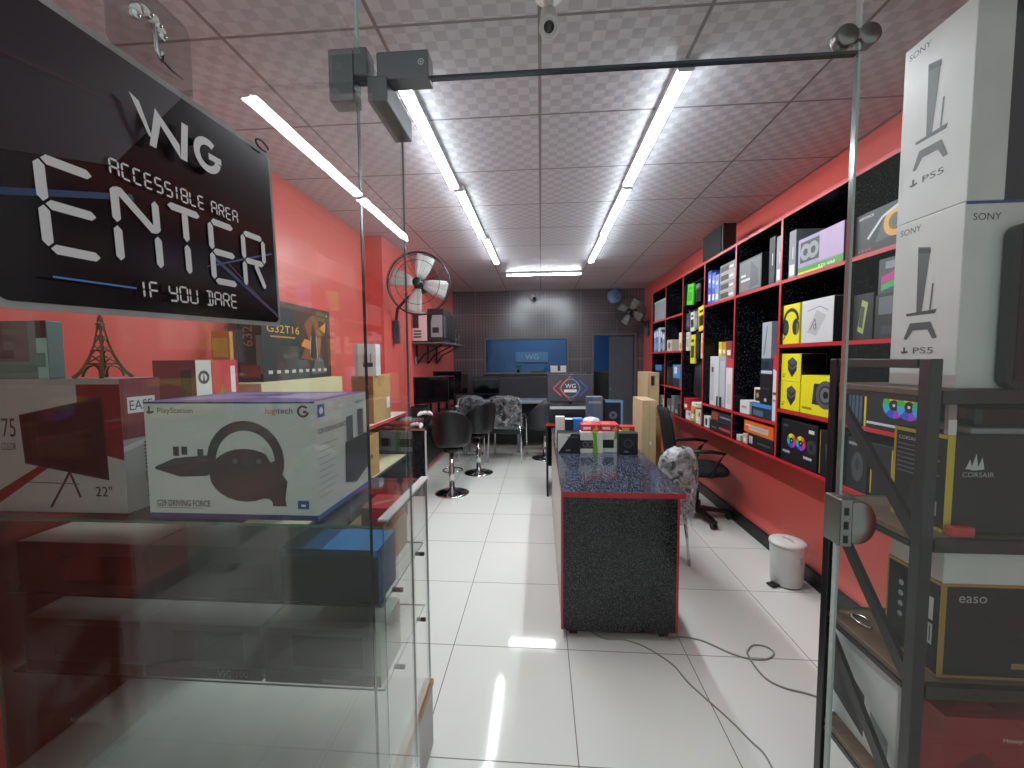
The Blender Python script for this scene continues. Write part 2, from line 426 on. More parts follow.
# ---- ceiling tubes
M_tube = emit('tube_light', (.93, 1., 1.03), TUBE); M_tubebody = mat('tube_body', 'c9cbcc', .4)
def tube_light(x, y0, y1, label):
    t = thing('tube_light', label, 'ceiling light', (x, (y0+y1)/2, ZC), 0, 'batten lights on the ceiling')
    L = (y1-y0)/2
    mb = MB(); mb.box(-.031, .031, -L, L, -.030, 0, M_tubebody, .003); mb.build('batten', t)
    mb = MB()
    mb.loft([[(.029*math.cos(a), yy, -.0305-.013*abs(math.sin(a))) for a in [PI*k/10 for k in range(11)]] for yy in (-L+.012, L-.012)], M_tube)
    mb.build('diffuser', t)
    for s_ in (-1, 1):
        mb = MB(); mb.box(-.032, .032, s_*L-.012*(s_ > 0)-.0005, s_*L+.012*(s_ < 0)+.0005, -.046, 0, M_tubebody, .002); mb.build('end_cap', t)
    return t
tube_light(-.585, 1.74, 2.79, 'nearest batten light in the left row, over the glass counter'); tube_light(-.56, 2.82, 3.92, 'middle batten light in the left ceiling row'); tube_light(-.535, 3.95, 4.98, 'far batten light in the left ceiling row')
tube_light(.59, 1.74, 2.85, 'nearest batten light in the right row, above the counter front'); tube_light(.60, 2.88, 3.95, 'middle batten light in the right ceiling row'); tube_light(.61, 3.98, 5.02, 'far batten light in the right ceiling row')
t = tube_light(0, -.52, .52, 'crosswise batten light near the dark back wall'); t.location = (.045, 5.68, ZC); t.rotation_euler.z = PI/2
# office lamp behind the window
t = thing('office_lamp', 'ceiling lamp of the blue room behind the back window', 'ceiling light', (0, 8.1, ZC))
mb = MB(); mb.box(-.62, .62, -.09, .09, -.05, 0, M_tubebody, .004); mb.build('housing', t)
mb = MB(); mb.box(-.6, .6, -.07, .07, -.06, -.051, emit('office_light', (.8, .92, 1.), OFFICE)); mb.build('diffuser', t)
# ================================================================== RIGHT WALL BOOKSHELF
XS = 1.47
DIV = [1.49, 2.06, 2.61, 3.19, 3.77, 4.32, 4.89, 5.45]
Zb, Z1, ZB, Z2, Z3, Zt = .872, 1.18, 1.088, 1.575, 1.965, 2.355
T = .010
bs = thing('display_shelving', 'long black wall shelving with red front edges along the red wall', 'shelf', (1.63, 3.47, 0))
bs_inv = Matrix.Translation((-1.63, -3.47, 0))
def bpart(mb, name):
    mb.bm.transform(bs_inv); return mb.build(name, bs)
mb = MB(); mb.box(1.768, 1.788, 1.49, 5.45, Zb-T, Zt+T, M_shelfin); bpart(mb, 'back_panel')
for y in DIV:
    mb = MB(); mb.box(XS, 1.768, y-T, y+T, Zb-T, Zt+T, M_shelfin, 0, {'left': M_rededge}); bpart(mb, 'divider')
def board(y0, y1, z, name='shelf_board', x0=XS+.001):
    mb = MB(); mb.box(x0, 1.768, y0+T, y1-T, z-T, z+T, M_shelfin, 0, {'left': M_rededge, 'bottom': M_rededge if z < 1 and name == 'bottom_board' else M_shelfin}); bpart(mb, name)
for i in range(7):
    y0, y1 = DIV[i], DIV[i+1]
    board(y0, y1, Zb, 'bottom_board'); board(y0, y1, Zt, 'top_board')
    for z in ([Z1, Z2, Z3], [Z1, Z2, Z3], [ZB, Z3], [ZB, Z3], [], [Z1, Z2, Z3], [Z1, Z2, Z3])[i]: board(y0, y1, z)
for z in (2.27, 1.99, 1.80):
    mb = MB(); mb.tube([(1.562, 3.785, z), (1.562, 4.305, z)], .006, M_steel); bpart(mb, 'hook_rail')

B = Z1+T
G = lambda *a: a
def good(name, label, cat, y0, y1, z0, h, c, prints=None, group=None, x=1.485, d=.22, fm=None, lean=0):
    return carton(name, label, cat, x, min(x+d, 1.762), y0, y1, z0+T+.0006, z0+T+.0006+h, c, {'left': prints} if prints else None, fm, group, .002)
# --- top row
eye = [('r', 0, 0, 1, 1, '23282c'), ('p', [(.35, .2), (.5, .85), (.9, .95), (.98, .3)], '4a5355'), ('g', .66, .55, .035, .06, 0, 360, 'e0a13c'), ('g', .66, .55, .018, .034, 0, 360, '6d5a30'), ('l', [(.22, .35), (.45, .75), (.7, .9)], .012, 'c7cfd2'), ('t', 'GEFORCE', .05, .86, .012, .26, 'dfe3e4'), ('t', 'RTX', .78, .08, .03, .17, 'f0f2f2'), ('r', .8, .0, .99, .05, '76b900')] + [('c', .08+.06*k, .1, .006, 'b03030') for k in range(4)]
good('graphics_card_box', 'dark graphics card carton with an amber eye printed, on top shelf beside console cartons', 'box', 1.72, 2.045, Z3, .185, '23282c', eye, 'graphics cards on the top shelf', d=.12)
pur = [('r', 0, .22, 1, 1, '9c93b5'), ('r', .5, .22, 1, 1, 'b59fc2'), ('r', 0, .0, 1, .2, '4d9a35'), ('r', 0, 0, .6, .07, 'd6d63a'), ('r', .05, .32, .5, .9, '2c2d33'), ('g', .18, .6, .02, .045, 0, 360, '8b8f96'), ('g', .36, .6, .02, .045, 0, 360, '8b8f96'), ('t', 'RTX 4060', .5, .05, .016, .34, 'eef5ea')]
good('graphics_card_box', 'lilac and green graphics card carton on the top shelf', 'box', 2.12, 2.47, Z3, .20, '8f87a8', pur, 'graphics cards on the top shelf', d=.12)
for y0, h, c, l in ((2.495, .275, '7e8489', 'slim silver carton upright right of the divider, next to the lilac box'), (2.625, .285, '878d92', 'slim silver carton upright left of the divider on the top shelf'), (2.705, .30, '14161c', 'slim black carton standing upright in the top row by two silver ones')):
    good('slim_box', l, 'box', y0, y0+.065, Z3, h, c, [('r', .15, .05, .85, .28, 'd9dde0' if c != '14161c' else '2a2d36'), ('r', 0.530, .4, .65, 0.650, 'c7ccd0')], 'slim cartons on the top shelf')
good('motherboard_box', 'wide grey motherboard carton leaning in the top row, left of slim cartons', 'box', 2.86, 3.165, Z3, .235, '4a4d50', [('r', .03, .05, .97, .95, '6a6e70'), ('r', .1, .35, .55, .42, 'c9cdd0'), ('p', [(.5, .1), (.9, .15), (.85, .6), (.55, .9)], '55595c'), ('c', .2, .2, .02, 'b05a5a'), ('r', .1, .5, 0.320, 0.560, 'd5d8da')], d=.17, fm={'front': '17191c'})
for k, (y0, c) in enumerate(((3.66, '3443a8'), (3.58, '3a5fc0'), (3.51, '8f98a6'))):
    good('blue_box', ('dark blue carton on end at the far side of its top bay', 'lighter blue carton on end between blue and grey cartons', 'grey blue carton on end beside the silver stack')[k], 'box', y0, y0+.07, Z3, .29-.03*k, c, [('r', .1, .5, .9, .9, '6d86d8'), ('r', .2, .1, .8, .3, 'dfe4ee'), ('c', .5, .7, .018, 'e5e8f5')], 'upright cartons in the blue bay', d=.2)
for k in range(4):
    good('router_box', 'silver carton in the flat stack beside blue cartons, ' + ('lowest one', 'second from below', 'third from below', 'uppermost one')[k], 'box', 3.235, 3.49, Z3+.071*k, .069, ('9a9d9c', '8a8e8e', 'a3a5a4', '7c8081')[k], [('r', .05, .2, .6, .8, '3d4143'), ('r', .65, .3, .92, .6, 'd4d8d8'), ('r', .0, .0, 1, .12, 'c9a7a7')], 'flat silver stack', d=.19)
stor = glass('clear_plastic', (.80, .86, .86), .06, .15)
t = thing('storage_box', 'frosted storage box with pale teal end at the far top corner of the shelving', 'box', (1.60, 5.17, Z3+T+.0006))
mb = MB()
for a in ((-.11, .11, -.25, .25, 0, .008), (-.11, -.104, -.25, .25, .008, .23), (.104, .11, -.25, .25, .008, .23), (-.104, .104, .244, .25, .008, .23), (-.104, .104, -.25, -.244, .008, .23)): mb.box(*a, mat('frosted_plastic', '8d9698', .3))
mb.build('tub', t)
mb = MB(); mb.box(-.115, .115, -.255, .255, .23, .25, mat('teal_lid', '9fc4c0', .4), .004); mb.build('lid', t)
# --- hanging accessories in the hook bay
def blister(label, y0, y1, z0, z1, c, band, x=1.51, tilt=0.):
    a = (y1-y0)/2; h = z1-z0
    t = thing('hanging_pack', label, 'accessory pack', (x, (y0+y1)/2, z1), 0, 'packs hanging in the hook bay')
    mb = MB(); mb.box(-.010, .010, -a, a, -h, 0, ink(c), .003); mb.ops(((-.010, a, -h), (0,-1,0), (0,0,1), (-1,0,0), 2*a, h), [('r', .12, .2, .88, .62, band), ('r', .2, .74, .8, .84, band)]); mb.build('card', t)
    mb = MB(); mb.tube([(0, 0, -.004), (.005, 0, .02), (.04, 0, .015)], .004, M_steel); mb.build('hanger', t)
    t.rotation_euler.x = tilt
    return t
blister('bright green hanging pack tilted in the hook bay', 4.11, 4.27, 2.04, 2.245, '4fd01e', '3aa812', tilt=.12)
blister('pale grey hanging pack left of the bright green one', 4.315-.10, 4.30, 2.08, 2.26, 'a4a9ab', 'c9cdcf', 1.60)
blister('dark grey hanging pack at the far end of the middle hook row', 4.195, 4.295, 1.79, 1.96, '34373c', '5b6068')
blister('black and white hanging pack with a red patch in the middle hook row', 4.08, 4.18, 1.77, 1.96, 'd5d5d3', '25262a')
blister('grey hanging pack between the black and white pack and the yellow one', 4.00, 4.065, 1.78, 1.96, '77797d', '9a9ca0')
blister('large yellow hanging pack with black bands in the middle hook row', 3.84, 3.985, 1.76, 1.99, 'e3da1f', '1a1b1d', tilt=-.1)
blister('white hanging pack at the far end of the lower hook row', 4.20, 4.29, 1.58, 1.77, 'cfcfca', 'a5a5a0')
blister('long yellow hanging pack in the lower hook row', 4.05, 4.165, 1.45, 1.735, 'e0d722', '3b3b20')
blister('black hanging pack beside the long yellow one', 3.94, 4.03, 1.50, 1.76, '15161a', '33363c')
blister('cream and orange hanging pack at the near end of the lower hook row', 3.80, 3.90, 1.50, 1.735, 'd8cdb6', 'd39a4a')
t = thing('laptop_bag', 'black soft bag hanging below the yellow packs in the hook bay', 'bag', (1.60, 4.06, 1.12))
mb = MB(); rings = []
for zz, wy, dx in ((0, .12, .05), (.03, .16, .075), (.18, .165, .08), (.30, .14, .07), (.36, .08, .04)):
    rings.append([(dx*math.cos(a)*(1+.08*math.sin(3*a+zz*20)), wy*math.sin(a), zz) for a in [2*PI*k/24 for k in range(24)]])
mb.loft(rings, mat('bag_nylon', '17191c', .6, var=.2, scale=25)); mb.build('bag_body', t)
mb = MB(); mb.tube([(0, -.05, .35), (-.01, -.04, .43), (-.01, .04, .43), (0, .05, .35)], .008, M_black); mb.build('strap', t)
for k, (y0, y1, z0, h, c, l) in enumerate(((3.84, 3.95, Zb, .13, 'd9d4c6', 'cream small carton at the near end under the black bag'), (3.96, 4.08, Zb, .15, 'd09a45', 'orange labelled small carton under the black bag'), (4.09, 4.22, Zb, .09, 'cfcfcb', 'white flat carton at the far end under the black bag'), (3.90, 4.06, Zb+.152, .04, 'e8e6e0', 'thin white pack lying on two small cartons under the bag'), (4.12, 4.28, Zb+.092, .12, 'b8262e', 'bright red carton on the white one under the black bag'))):
    good('small_box', l, 'box', y0, y1, z0, h, c, [('r', .15, .2, .6, .5, 'f0ede4'), ('r', .65, .55, .9, .85, '3d3a38')], 'small cartons in the hook bay', d=.16)
# --- far bays
for k, (y0, w_, h, c) in enumerate(((5.33, .085, .275, '6f92cc'), (5.235, .08, .29, '4d74b8'), (5.14, .085, .30, 'c6cfd6'), (5.06, .07, .27, '37454a'), (4.97, .085, .23, '8ba7c4'))):
    good('upright_box', ('pale blue', 'deeper blue', 'whitish', 'dark slate', 'small powder blue')[k] + ' carton upright in the far second row by the wall end', 'box', y0, y0+w_, Z2, h, c, [('r', .1, .65, .9, .9, 'e7ecef'), ('r', .2, .1, .8, .4, 'a9bdd0')], 'upright cartons in the far bay', d=.2)
good('camera_box', 'small white carton with a dark lens picture in the second row', 'box', 4.70, 4.87, Z2, .13, 'cbbfae', [('c', .5, .5, .035, '3a2c26'), ('c', .5, .5, .015, 'a07a60')], d=.14)
good('card_box', 'narrow cream carton standing beside the divider near the hook bay', 'box', 4.36, 4.46, Z2, .19, 'd9cfb2', [('r', .2, .1, .8, .4, 'c78a3a')], d=.14)
good('ink_box', 'black and blue carton in the third row of the farthest bay', 'box', 5.07, 5.33, Z1, .23, '20262f', [('r', 0, .7, 1, 1, '3f7bc0'), ('r', .1, .1, .5, .5, '6b7580')], 'ink cartons')
good('ink_box', 'dark carton left of the blue one in the third row', 'box', 4.66, 4.86, Z1, .21, '15181d', [('r', .1, .2, .4, .8, '363b44')], 'ink cartons')
good('ink_box', 'sky blue carton beside the hook bay in the third row', 'box', 4.42, 4.64, Z1, .24, '4a93c8', [('r', 0, 0, 1, .4, '262b33'), ('r', .2, .6, .6, .9, 'd5dbe0'), ('c', .8, .85, .02, 'c03a3a')], 'ink cartons')
for k, (y0, w_, h) in enumerate(((5.18, .11, .11), (5.09, .08, .16), (4.97, .10, .12))):
    good('bottle_box', ('squat white carton farthest', 'tall narrow white carton', 'white carton nearest the divider')[k] + ' in the bottom far bay', 'box', y0, y0+w_, Zb, h, 'd2d3d0', [('r', .2, .2, .8, .5, '9aa0a2'), ('c', .5, .75, .015, '33353a')], 'white cartons in the bottom far bay', d=.1)
for k, (y0, w_, h) in enumerate(((4.70, .13, .15), (4.58, .10, .20), (4.45, .11, .13))):
    good('adapter_box', ('left', 'taller middle', 'right')[k] + ' grey accessory carton in the bottom row near the hook bay', 'box', y0, y0+w_, Zb, h, ('54585a', '6d7274', '474a4c')[k], [('r', .15, .15, .85, .45, '989d9e')], 'grey cartons in the bottom row', d=.12)
# --- tall bays (3.19-3.77 and 2.61-3.19)
good('keyboard_box', 'tall white carton with a black product strip standing in the tall bay', 'box', 3.475, 3.645, ZB, .42, 'c9ccce', [('r', .1, .1, .5, .85, 'b5b9bc'), ('r', .2, .68, .4, .78, '2a2c30'), ('r', .8, 0, .98, .2, '1c1d20')], 'tall cartons in the tall bay')
good('keyboard_box', 'tall silver carton between white cartons in the tall bay', 'box', 3.35, 3.465, ZB, .42, '9fa6b0', [('r', .15, .1, .85, .9, 'b5bac3'), ('r', .1, 0, .5, .2, '1b1c1f')], 'tall cartons in the tall bay')
good('keyboard_box', 'tall white and red carton against the divider in the tall bay', 'box', 3.225, 3.34, ZB, .40, 'dcd7d6', [('r', 0, .82, 1, 1, 'c04450'), ('r', .2, .1, .8, .5, 'ccc4c4')], 'tall cartons in the tall bay')
for k, (y0, w_, h, c) in enumerate(((3.46, .06, .12, 'd8c02c'), (3.39, .055, .11, 'b99a30'), (3.29, .09, .14, '8c3a40'))):
    carton('small_pack', ('bright yellow', 'ochre', 'maroon')[k] + ' pack on top of the tall cartons', 'box', 1.50, 1.66, y0, y0+w_, ZB+T+(.42 if k < 2 else .40), ZB+T+(.42 if k < 2 else .40)+h, c, {'left': [('r', .15, .2, .85, .5, 'eae6d8')]}, group='packs on the tall cartons')
good('speaker_box', 'small white carton with a black speaker picture in the bottom row', 'box', 3.65, 3.755, Zb, .10, 'd9d9d6', [('r', .3, .2, .7, .8, '24262a')], d=.1)
good('gpu_carton', 'lower black carton with red lettering in the bottom row by the office chair', 'box', 3.22, 3.63, Zb, .085, '26282c', [('r', .45, .3, .95, .55, 'b3423a'), ('r', .1, .3, 0.320, 0.360, 'a9adb2')], 'flat black cartons by the office chair')
good('gpu_carton', 'upper black carton with red and grey print in the bottom row by the office chair', 'box', 3.22, 3.60, Zb+.087, .08, '2e3136', [('r', .05, .1, .35, .9, 'a04540'), ('r', .45, .5, .95, .65, '8a8f96')], 'flat black cartons by the office chair')
good('white_box', 'small plain white carton in the tall bay beside the blue router carton', 'box', 2.965, 3.10, ZB, .095, 'd3d3d2', [('r', .2, .4, .7, .6, 'c08a8a')], d=.12)
good('router_carton', 'blue topped carton with a white router picture in the tall bay', 'box', 2.69, 2.935, ZB, .095, '20303f', [('r', 0, .72, 1, 1, '3b85cc'), ('r', .1, .1, .6, .5, '52667a')], d=.15)
carton('watch_box', 'white framed carton with a dark picture on the blue router carton', 'box', 1.50, 1.58, 2.845, 2.935, ZB+T+.096, ZB+T+.20, 'dad6cc', {'left': [('r', .15, .12, .85, .88, '2b2420'), ('c', .5, .5, .018, 'b08a60')]})
carton('parts_box', 'black carton with small print stacked behind the white framed one', 'box', 1.487, 1.60, 2.70, 2.838, ZB+T+.096, ZB+T+.30, '131418', {'left': [('r', .4, .1, .6, .2, 'b9b9b0'), ('r', .1, .5, .8, .55, '33363c')]}, group='stack in the tall bay')
carton('parts_box', 'navy carton at the top of the stack in the tall bay', 'box', 1.487, 1.60, 2.70, 2.83, ZB+T+.302, ZB+T+.40, '22344a', {'left': [('r', 0, 0, 1, .2, 'c5ccd2'), ('r', .2, .4, .7, .8, '16202e')]}, group='stack in the tall bay')
good('cable_box', 'tall white carton with red corner against the near divider of the tall bay', 'box', 2.625, 2.685, ZB, .42, 'd6d3d6', [('p', [(0, .8), (1, .75), (1, 1), (0, 1)], 'c23340'), ('r', .1, .4, .9, .44, '3c3c44'), ('r', .1, .3, .9, .33, '8c8c94')], 'tall white cartons in the tall bay', d=.2)
carton('cable_box', 'grey white carton high in the tall bay on the stacked navy carton', 'box', 1.487, 1.60, 2.72, 2.83, ZB+T+.402, ZB+T+.64, 'a6abb2', {'left': [('p', [(.2, .1), (.5, .9), (.6, .9), (.35, .1)], '71767e')]}, group='tall white cartons in the tall bay')
good('orange_box', 'orange carton with a silver keyboard picture in the bottom row', 'box', 2.66, 3.03, Zb+.088, .085, 'd86a24', [('r', .18, .25, .85, .7, 'b9b4ac'), ('r', .22, .45, .8, .52, '8d8880'), ('r', .03, .6, 0.250, 0.660, 'f2e6da')], d=.17)
good('gpu_carton', 'flat black carton under the orange one in the bottom row', 'box', 2.66, 2.97, Zb, .085, '1d1f24', [('r', .05, .2, .2, .8, 'b8a9a4'), ('r', .4, .35, .9, .5, '4a4e57')], d=.17)
good('tiny_box', 'tiny white carton in front of the divider in the bottom row', 'box', 3.08, 3.14, Zb, .045, 'c8c4bc', None, 'tiny cartons in the bottom row', d=.06)
good('tiny_box', 'tiny pinkish carton beside the flat black one in the bottom row', 'box', 2.985, 3.045, Zb, .07, 'c9a39a', [('r', .2, .2, .8, .6, 'e2d6d0')], 'tiny cartons in the bottom row', d=.06)
# --- yellow bay (2.06-2.61)
hp = [('g', .5, .58, .055, .075, 0, 180, '17181b'), ('e', .18, .42, .032, .048, '1e1f22'), ('e', .80, .42, .032, .048, '1e1f22'), ('e', .20, .42, .018, .03, '3c3e42'), ('l', [(.16, .2), (.05, .12)], .008, '17181b'), ('r', 0.830, .25, .95, 0.500, '7d7812')]
good('headset_box', 'yellow carton with a black headset picture in the second row', 'box', 2.44, 2.595, Z2, .235, M_yel, hp, d=.13)
good('cooler_box', 'white carton with a grey product sketch and dark end beside the yellow headset carton', 'box', 2.17, 2.42, Z2, .235, 'cdcecf', [('p', [(.2, .25), (.5, .15), (.8, .6), (.5, .75)], 'b4b6b8'), ('l', [(.3, .3), (.45, .55), (.5, .3)], .006, '6d7074'), ('l', [(.2, .75), (.6, .82), (.85, .7)], .006, '9a9da0'), ('t', 'G', .4, .3, .03, '4e5155')], fm={'front': '3c3e41'}, d=.17)
psu = [('p', [(.34, .75), (.58, .88), (.82, .72), (.80, .42), (.58, .16), (.36, .42)], '24262a'), ('p', [(.34, .75), (.58, .88), (.82, .72), (.58, .58)], '4d5056'), ('l', [(.36, .62), (.58, .44), (.8, .6)], .008, '6d7077'), ('r', .08, .14, .2, .2, '8d8818'), ('r', .08, .24, .26, .27, 'a39d18')]
good('power_supply_box', 'upper yellow carton with a black power supply picture', 'box', 2.412, 2.597, Z1+.172, .165, M_yel, psu, 'yellow power supply cartons', d=.14, fm={'front': M_blk})
good('power_supply_box', 'lower yellow carton with a black power supply picture under its twin', 'box', 2.415, 2.597, Z1, .17, M_yel, psu, 'yellow power supply cartons', d=.14)
good('power_supply_box', 'wide yellow carton with a dark fan grille picture to the right of stacked ones', 'box', 2.08, 2.405, Z1, .215, M_yel, [('p', [(.30, .28), (.34, .8), (.98, .84), (.98, .24)], '2b2d31'), ('g', .62, .54, .05, .075, 0, 360, '55585e'), ('g', .62, .54, .02, .04, 0, 360, '6a6d72'), ('c', .62, .54, .02, '1b1c1f'), ('r', .05, .12, .3, .18, '8d8818')], d=.15)
def rgbfan(u, v, r):
    cs = ('e0392f', 'e58a1e', 'd6d32a', '39b54a', '2aa9d8', '3b4fd0', '9a3fd0', 'd83a9a')
    return [('g', u, v, r*.42, r, 45*k, 45*k+45, c) for k, c in enumerate(cs)] + [('c', u, v, r*.36, '15161a'), ('c', u, v, r*.12, 'c9ccd0')]
good('case_fan_box', 'black carton with two rainbow lit fans in the bottom row', 'box', 2.25, 2.575, Zb, .25, '17181d', [('r', .06, .82, .2, .88, '4a4d55'), ('r', .78, .8, .92, .88, 'c9ccd0')] + rgbfan(.32, .52, .042) + rgbfan(.58, .52, .042) + [('g', .86, .5, .015, .04, 0, 360, '3a3d44'), ('r', .06, .2, 0.280, 0.260, '9a9da3'), ('r', .66, .2, 0.880, 0.260, 'b5b8bd')], d=.13)
good('slim_black_box', 'narrow black and gold carton right of the rainbow fan carton', 'box', 2.085, 2.235, Zb, .24, '1b1b1e', [('l', [(.05, .03), (.05, .97)], .006, 'a58a3a'), ('p', [(.4, .2), (.7, .3), (.6, .8), (.3, .7)], '4a4c50')], d=.14)
# --- nearest bay (1.49-2.06)
good('gpu_tall_box', 'black carton with green card picture left in the nearest second row', 'box', 1.925, 2.04, Z2, .21, '1f2024', [('p', [(.25, .2), (.55, .12), (.75, .8), (.45, .88)], '9fae6a'), ('p', [(.3, .3), (.5, .25), (.6, .7), (.42, .75)], '454a30')], 'dark cartons in the nearest bay', d=.2)
good('gpu_tall_box', 'dark grey carton beside console cartons in the nearest second row', 'box', 1.72, 1.915, Z2, .19, '2a2c30', [('r', .1, .55, .9, .95, '6c7074'), ('r', .2, .1, .8, .3, '3c4045')], 'dark cartons in the nearest bay', d=.2)
carton('colour_box', 'colourful striped carton lying on dark carton next to console cartons', 'box', 1.485, 1.66, 1.73, 1.905, Z2+T+.192, Z2+T+.345, '4b4e55', {'left': [('p', [(.1, .3), (.9, .5), (.9, .75), (.1, .5)], 'c23a8a'), ('p', [(.1, .1), (.9, .3), (.9, .48), (.1, .28)], '46b060'), ('r', .2, .7, .6, .9, '8c929a'), ('p', [(.5, .2), (.9, .05), (.9, .25)], 'e0b030')]})
good('fan_pack', 'black and yellow carton with three rainbow fan pictures behind the rack', 'box', 1.56, 1.95, Z1, .19, '1d1e22', [('l', [(.02, 0), (.02, 1)], .012, 'd0b82a')] + rgbfan(.40, .58, .055) + rgbfan(.58, .58, .055) + rgbfan(.76, .58, .055) + [('r', .05, .08, .45, .14, 'c9ccd0')], d=.14)
for k in range(4):
    good('game_case', 'dark blue game case ' + ('farthest', 'second', 'third', 'nearest')[k] + ' of four behind the rack post', 'game case', 2.025-.022*k, 2.045-.022*k, Z1, .17, '24303f', [('r', .1, .1, .9, .9, '41566e'), ('r', .2, .8, .8, .9, 'c5ccd4')], 'game cases behind the rack', d=.13)
good('mouse_box', 'black carton with a grey gaming mouse picture behind the rack', 'box', 1.92, 2.04, Zb, .24, '1a1b1f', [('e', .55, .45, .035, .07, '45484d'), ('e', .55, .5, .012, .03, '2a2c30'), ('r', .1, .86, .5, .92, '8a8d92')], 'black cartons behind the rack', d=.15)
good('mouse_box', 'black carton with yellow edge strips beside the mouse carton behind the rack', 'box', 1.76, 1.90, Zb, .24, '1d1e22', [('l', [(.04, .05), (.04, .95)], .007, 'c9a72a'), ('l', [(.8, .05), (.8, .95)], .007, 'c9a72a'), ('e', .45, .45, .02, .05, '3a3d42')], 'black cartons behind the rack', d=.15)
# speaker on top
t = thing('wall_speaker', 'black box loudspeaker standing on top of the shelving near the ceiling', 'speaker', (1.535, 3.65, Zt+T+.0006))
mb = MB(); mb.box(-.055, .055, -.20, .20, 0, .235, M_black, .008); mb.build('cabinet', t)
mb = MB(); mb.box(-.062, -.055, -.185, .185, .012, .223, M_fabric, .003); mb.build('grille', t)

# ================================================================== RED RACK STAND BEHIND RIGHT PANE
RX0, RX1, RY0, RY1 = .957, 1.70, 1.06, 1.405
rk = thing('display_rack', 'black steel rack with wooden shelves and diagonal side braces, behind the right glass', 'rack', (1.35, 1.245, 0))
inv = Matrix.Translation((-1.35, -1.245, 0))
def rp(mb, name): mb.bm.transform(inv); return mb.build(name, rk)
for x in (RX0, RX1-.030):
    for y in (RY0, RY1-.030):
        mb = MB(); mb.box(x, x+.030, y, y+.030, 0, 1.502, M_steel, .002); rp(mb, 'post')
RS = (1.425, 1.045, .655, .275, .06)
for z in RS:
    mb = MB(); mb.box(RX0+.008, RX1-.008, RY0+.02, RY1-.02, z-.018, z, M_wood, .002); bd_ = rp(mb, 'shelf_board')
    mb = MB()
    for y in (RY0+.002, RY1-.020): mb.box(RX0+.036, RX1-.036, y, y+.018, z-.034, z-.001, M_steel)
    for x in (RX0+.004, RX1-.024): mb.box(x, x+.020, RY0+.036, RY1-.036, z-.034, z-.019, M_steel)
    mb.bm.transform(inv); mb.build('shelf_frame', bd_)
for x in (RX0, RX1-.034):
    mb = MB(); mb.box(x, x+.034, RY0+.036, RY1-.036, 1.478, 1.502, M_steel, .002); rp(mb, 'top_rail')
for x in (RX0+.006, RX1-.03):
    for za, zb in ((1.385, 1.08), (1.0, .69), (.61, .31)):
        mb = MB(); mb.prism([(RY1-.036, za), (RY0+.036, zb), (RY0+.036, zb-.05), (RY1-.036, za-.05)], (1,0,0), .014, M_steel, (x, 0, 0), (0,1,0), (0,0,1)); rp(mb, 'brace')
logo = lambda u, v, s, c: [('p', [(u, v), (u+s*.25, v), (u+s*.25, v+s*1.0), (u+s*.12, v+s*1.05)], c), ('e', u+s*.45, v+s*.25, s*.02, s*.014, c)]
def console_print(w):
    return [('t', 'SONY', .08, .925, .017, '4b4e52'),
      ('p', [(.40, .44), (.48, .44), (.565, .81), (.38, .83)], '4d5155'), ('p', [(.385, .82), (.57, .80), (.565, .775), (.385, .795)], '24272b'), ('l', [(.60, .45), (.625, .60)], .005, '55595e'), ('p', [(.25, .425), (.68, .425), (.70, .45), (.24, .44)], '3a3d42'),
      ('p', [(.22, .285), (.31, .38), (.62, .38), (.72, .285), (.66, .28), (.58, .335), (.36, .335), (.27, .28)], '4a4e54'),
      ('l', [(.24, .195), (.24, .235)], .006, '3e4247'), ('l', [(.19, .205), (.24, .20), (.30, .207)], .005, '3e4247'), ('t', 'PS5', .38, .195, .017, .30, '484c52'), ('l', [(.06, .36), (.06, .12)], .001, 'b5b8b9')]
WC = mat('white_carton_gloss', 'd2d4d4', .35)
carton('console_box', 'lower white game console carton on the rack, glossy sheets down its edge', 'box', 1.045, 1.44, 1.09, 1.285, 1.426, 1.888, WC, {'left': console_print(.2), 'front': [('t', 'SONY', .045, .90, .017, '3b3e44'), ('r', 0, .985, 1, 1, '2c3f8f')]}, group='game console cartons on the rack')
carton('console_box', 'upper white game console carton, stacked on the lower one', 'box', 1.045, 1.130, 1.088, 1.285, 1.8885, 2.375, WC, {'left': console_print(.2)}, group='game console cartons on the rack')
carton('navy_box', 'navy blue carton on the lower console carton by the frame edge', 'box', 1.137, 1.44, 1.10, 1.28, 1.8885, 2.36, '141c2c', {'front': [('r', .1, .8, .6, .86, '33405a')]})
t = thing('black_monitor', 'black rounded panel standing before the lower console carton', 'monitor', (1.285, 1.072, 1.426))
mb = MB(); r_ = .03; W2, H2 = .155, .40; pts = []
for cx_, cz_, a0 in ((W2-r_, H2-r_, 0), (-W2+r_, H2-r_, 90), (-W2+r_, r_, 180), (W2-r_, r_, 270)):
    pts += [(cx_+r_*math.cos(math.radians(a0+k*15)), cz_+r_*math.sin(math.radians(a0+k*15))) for k in range(7)]
mb.prism(pts, (0,1,0), .026, M_black, (0, -.013, 0)); mb.build('housing', t)
mb = MB(); mb.box(-.14, .14, -.0155, -.0132, .02, .385, M_screen); mb.build('screen', t)
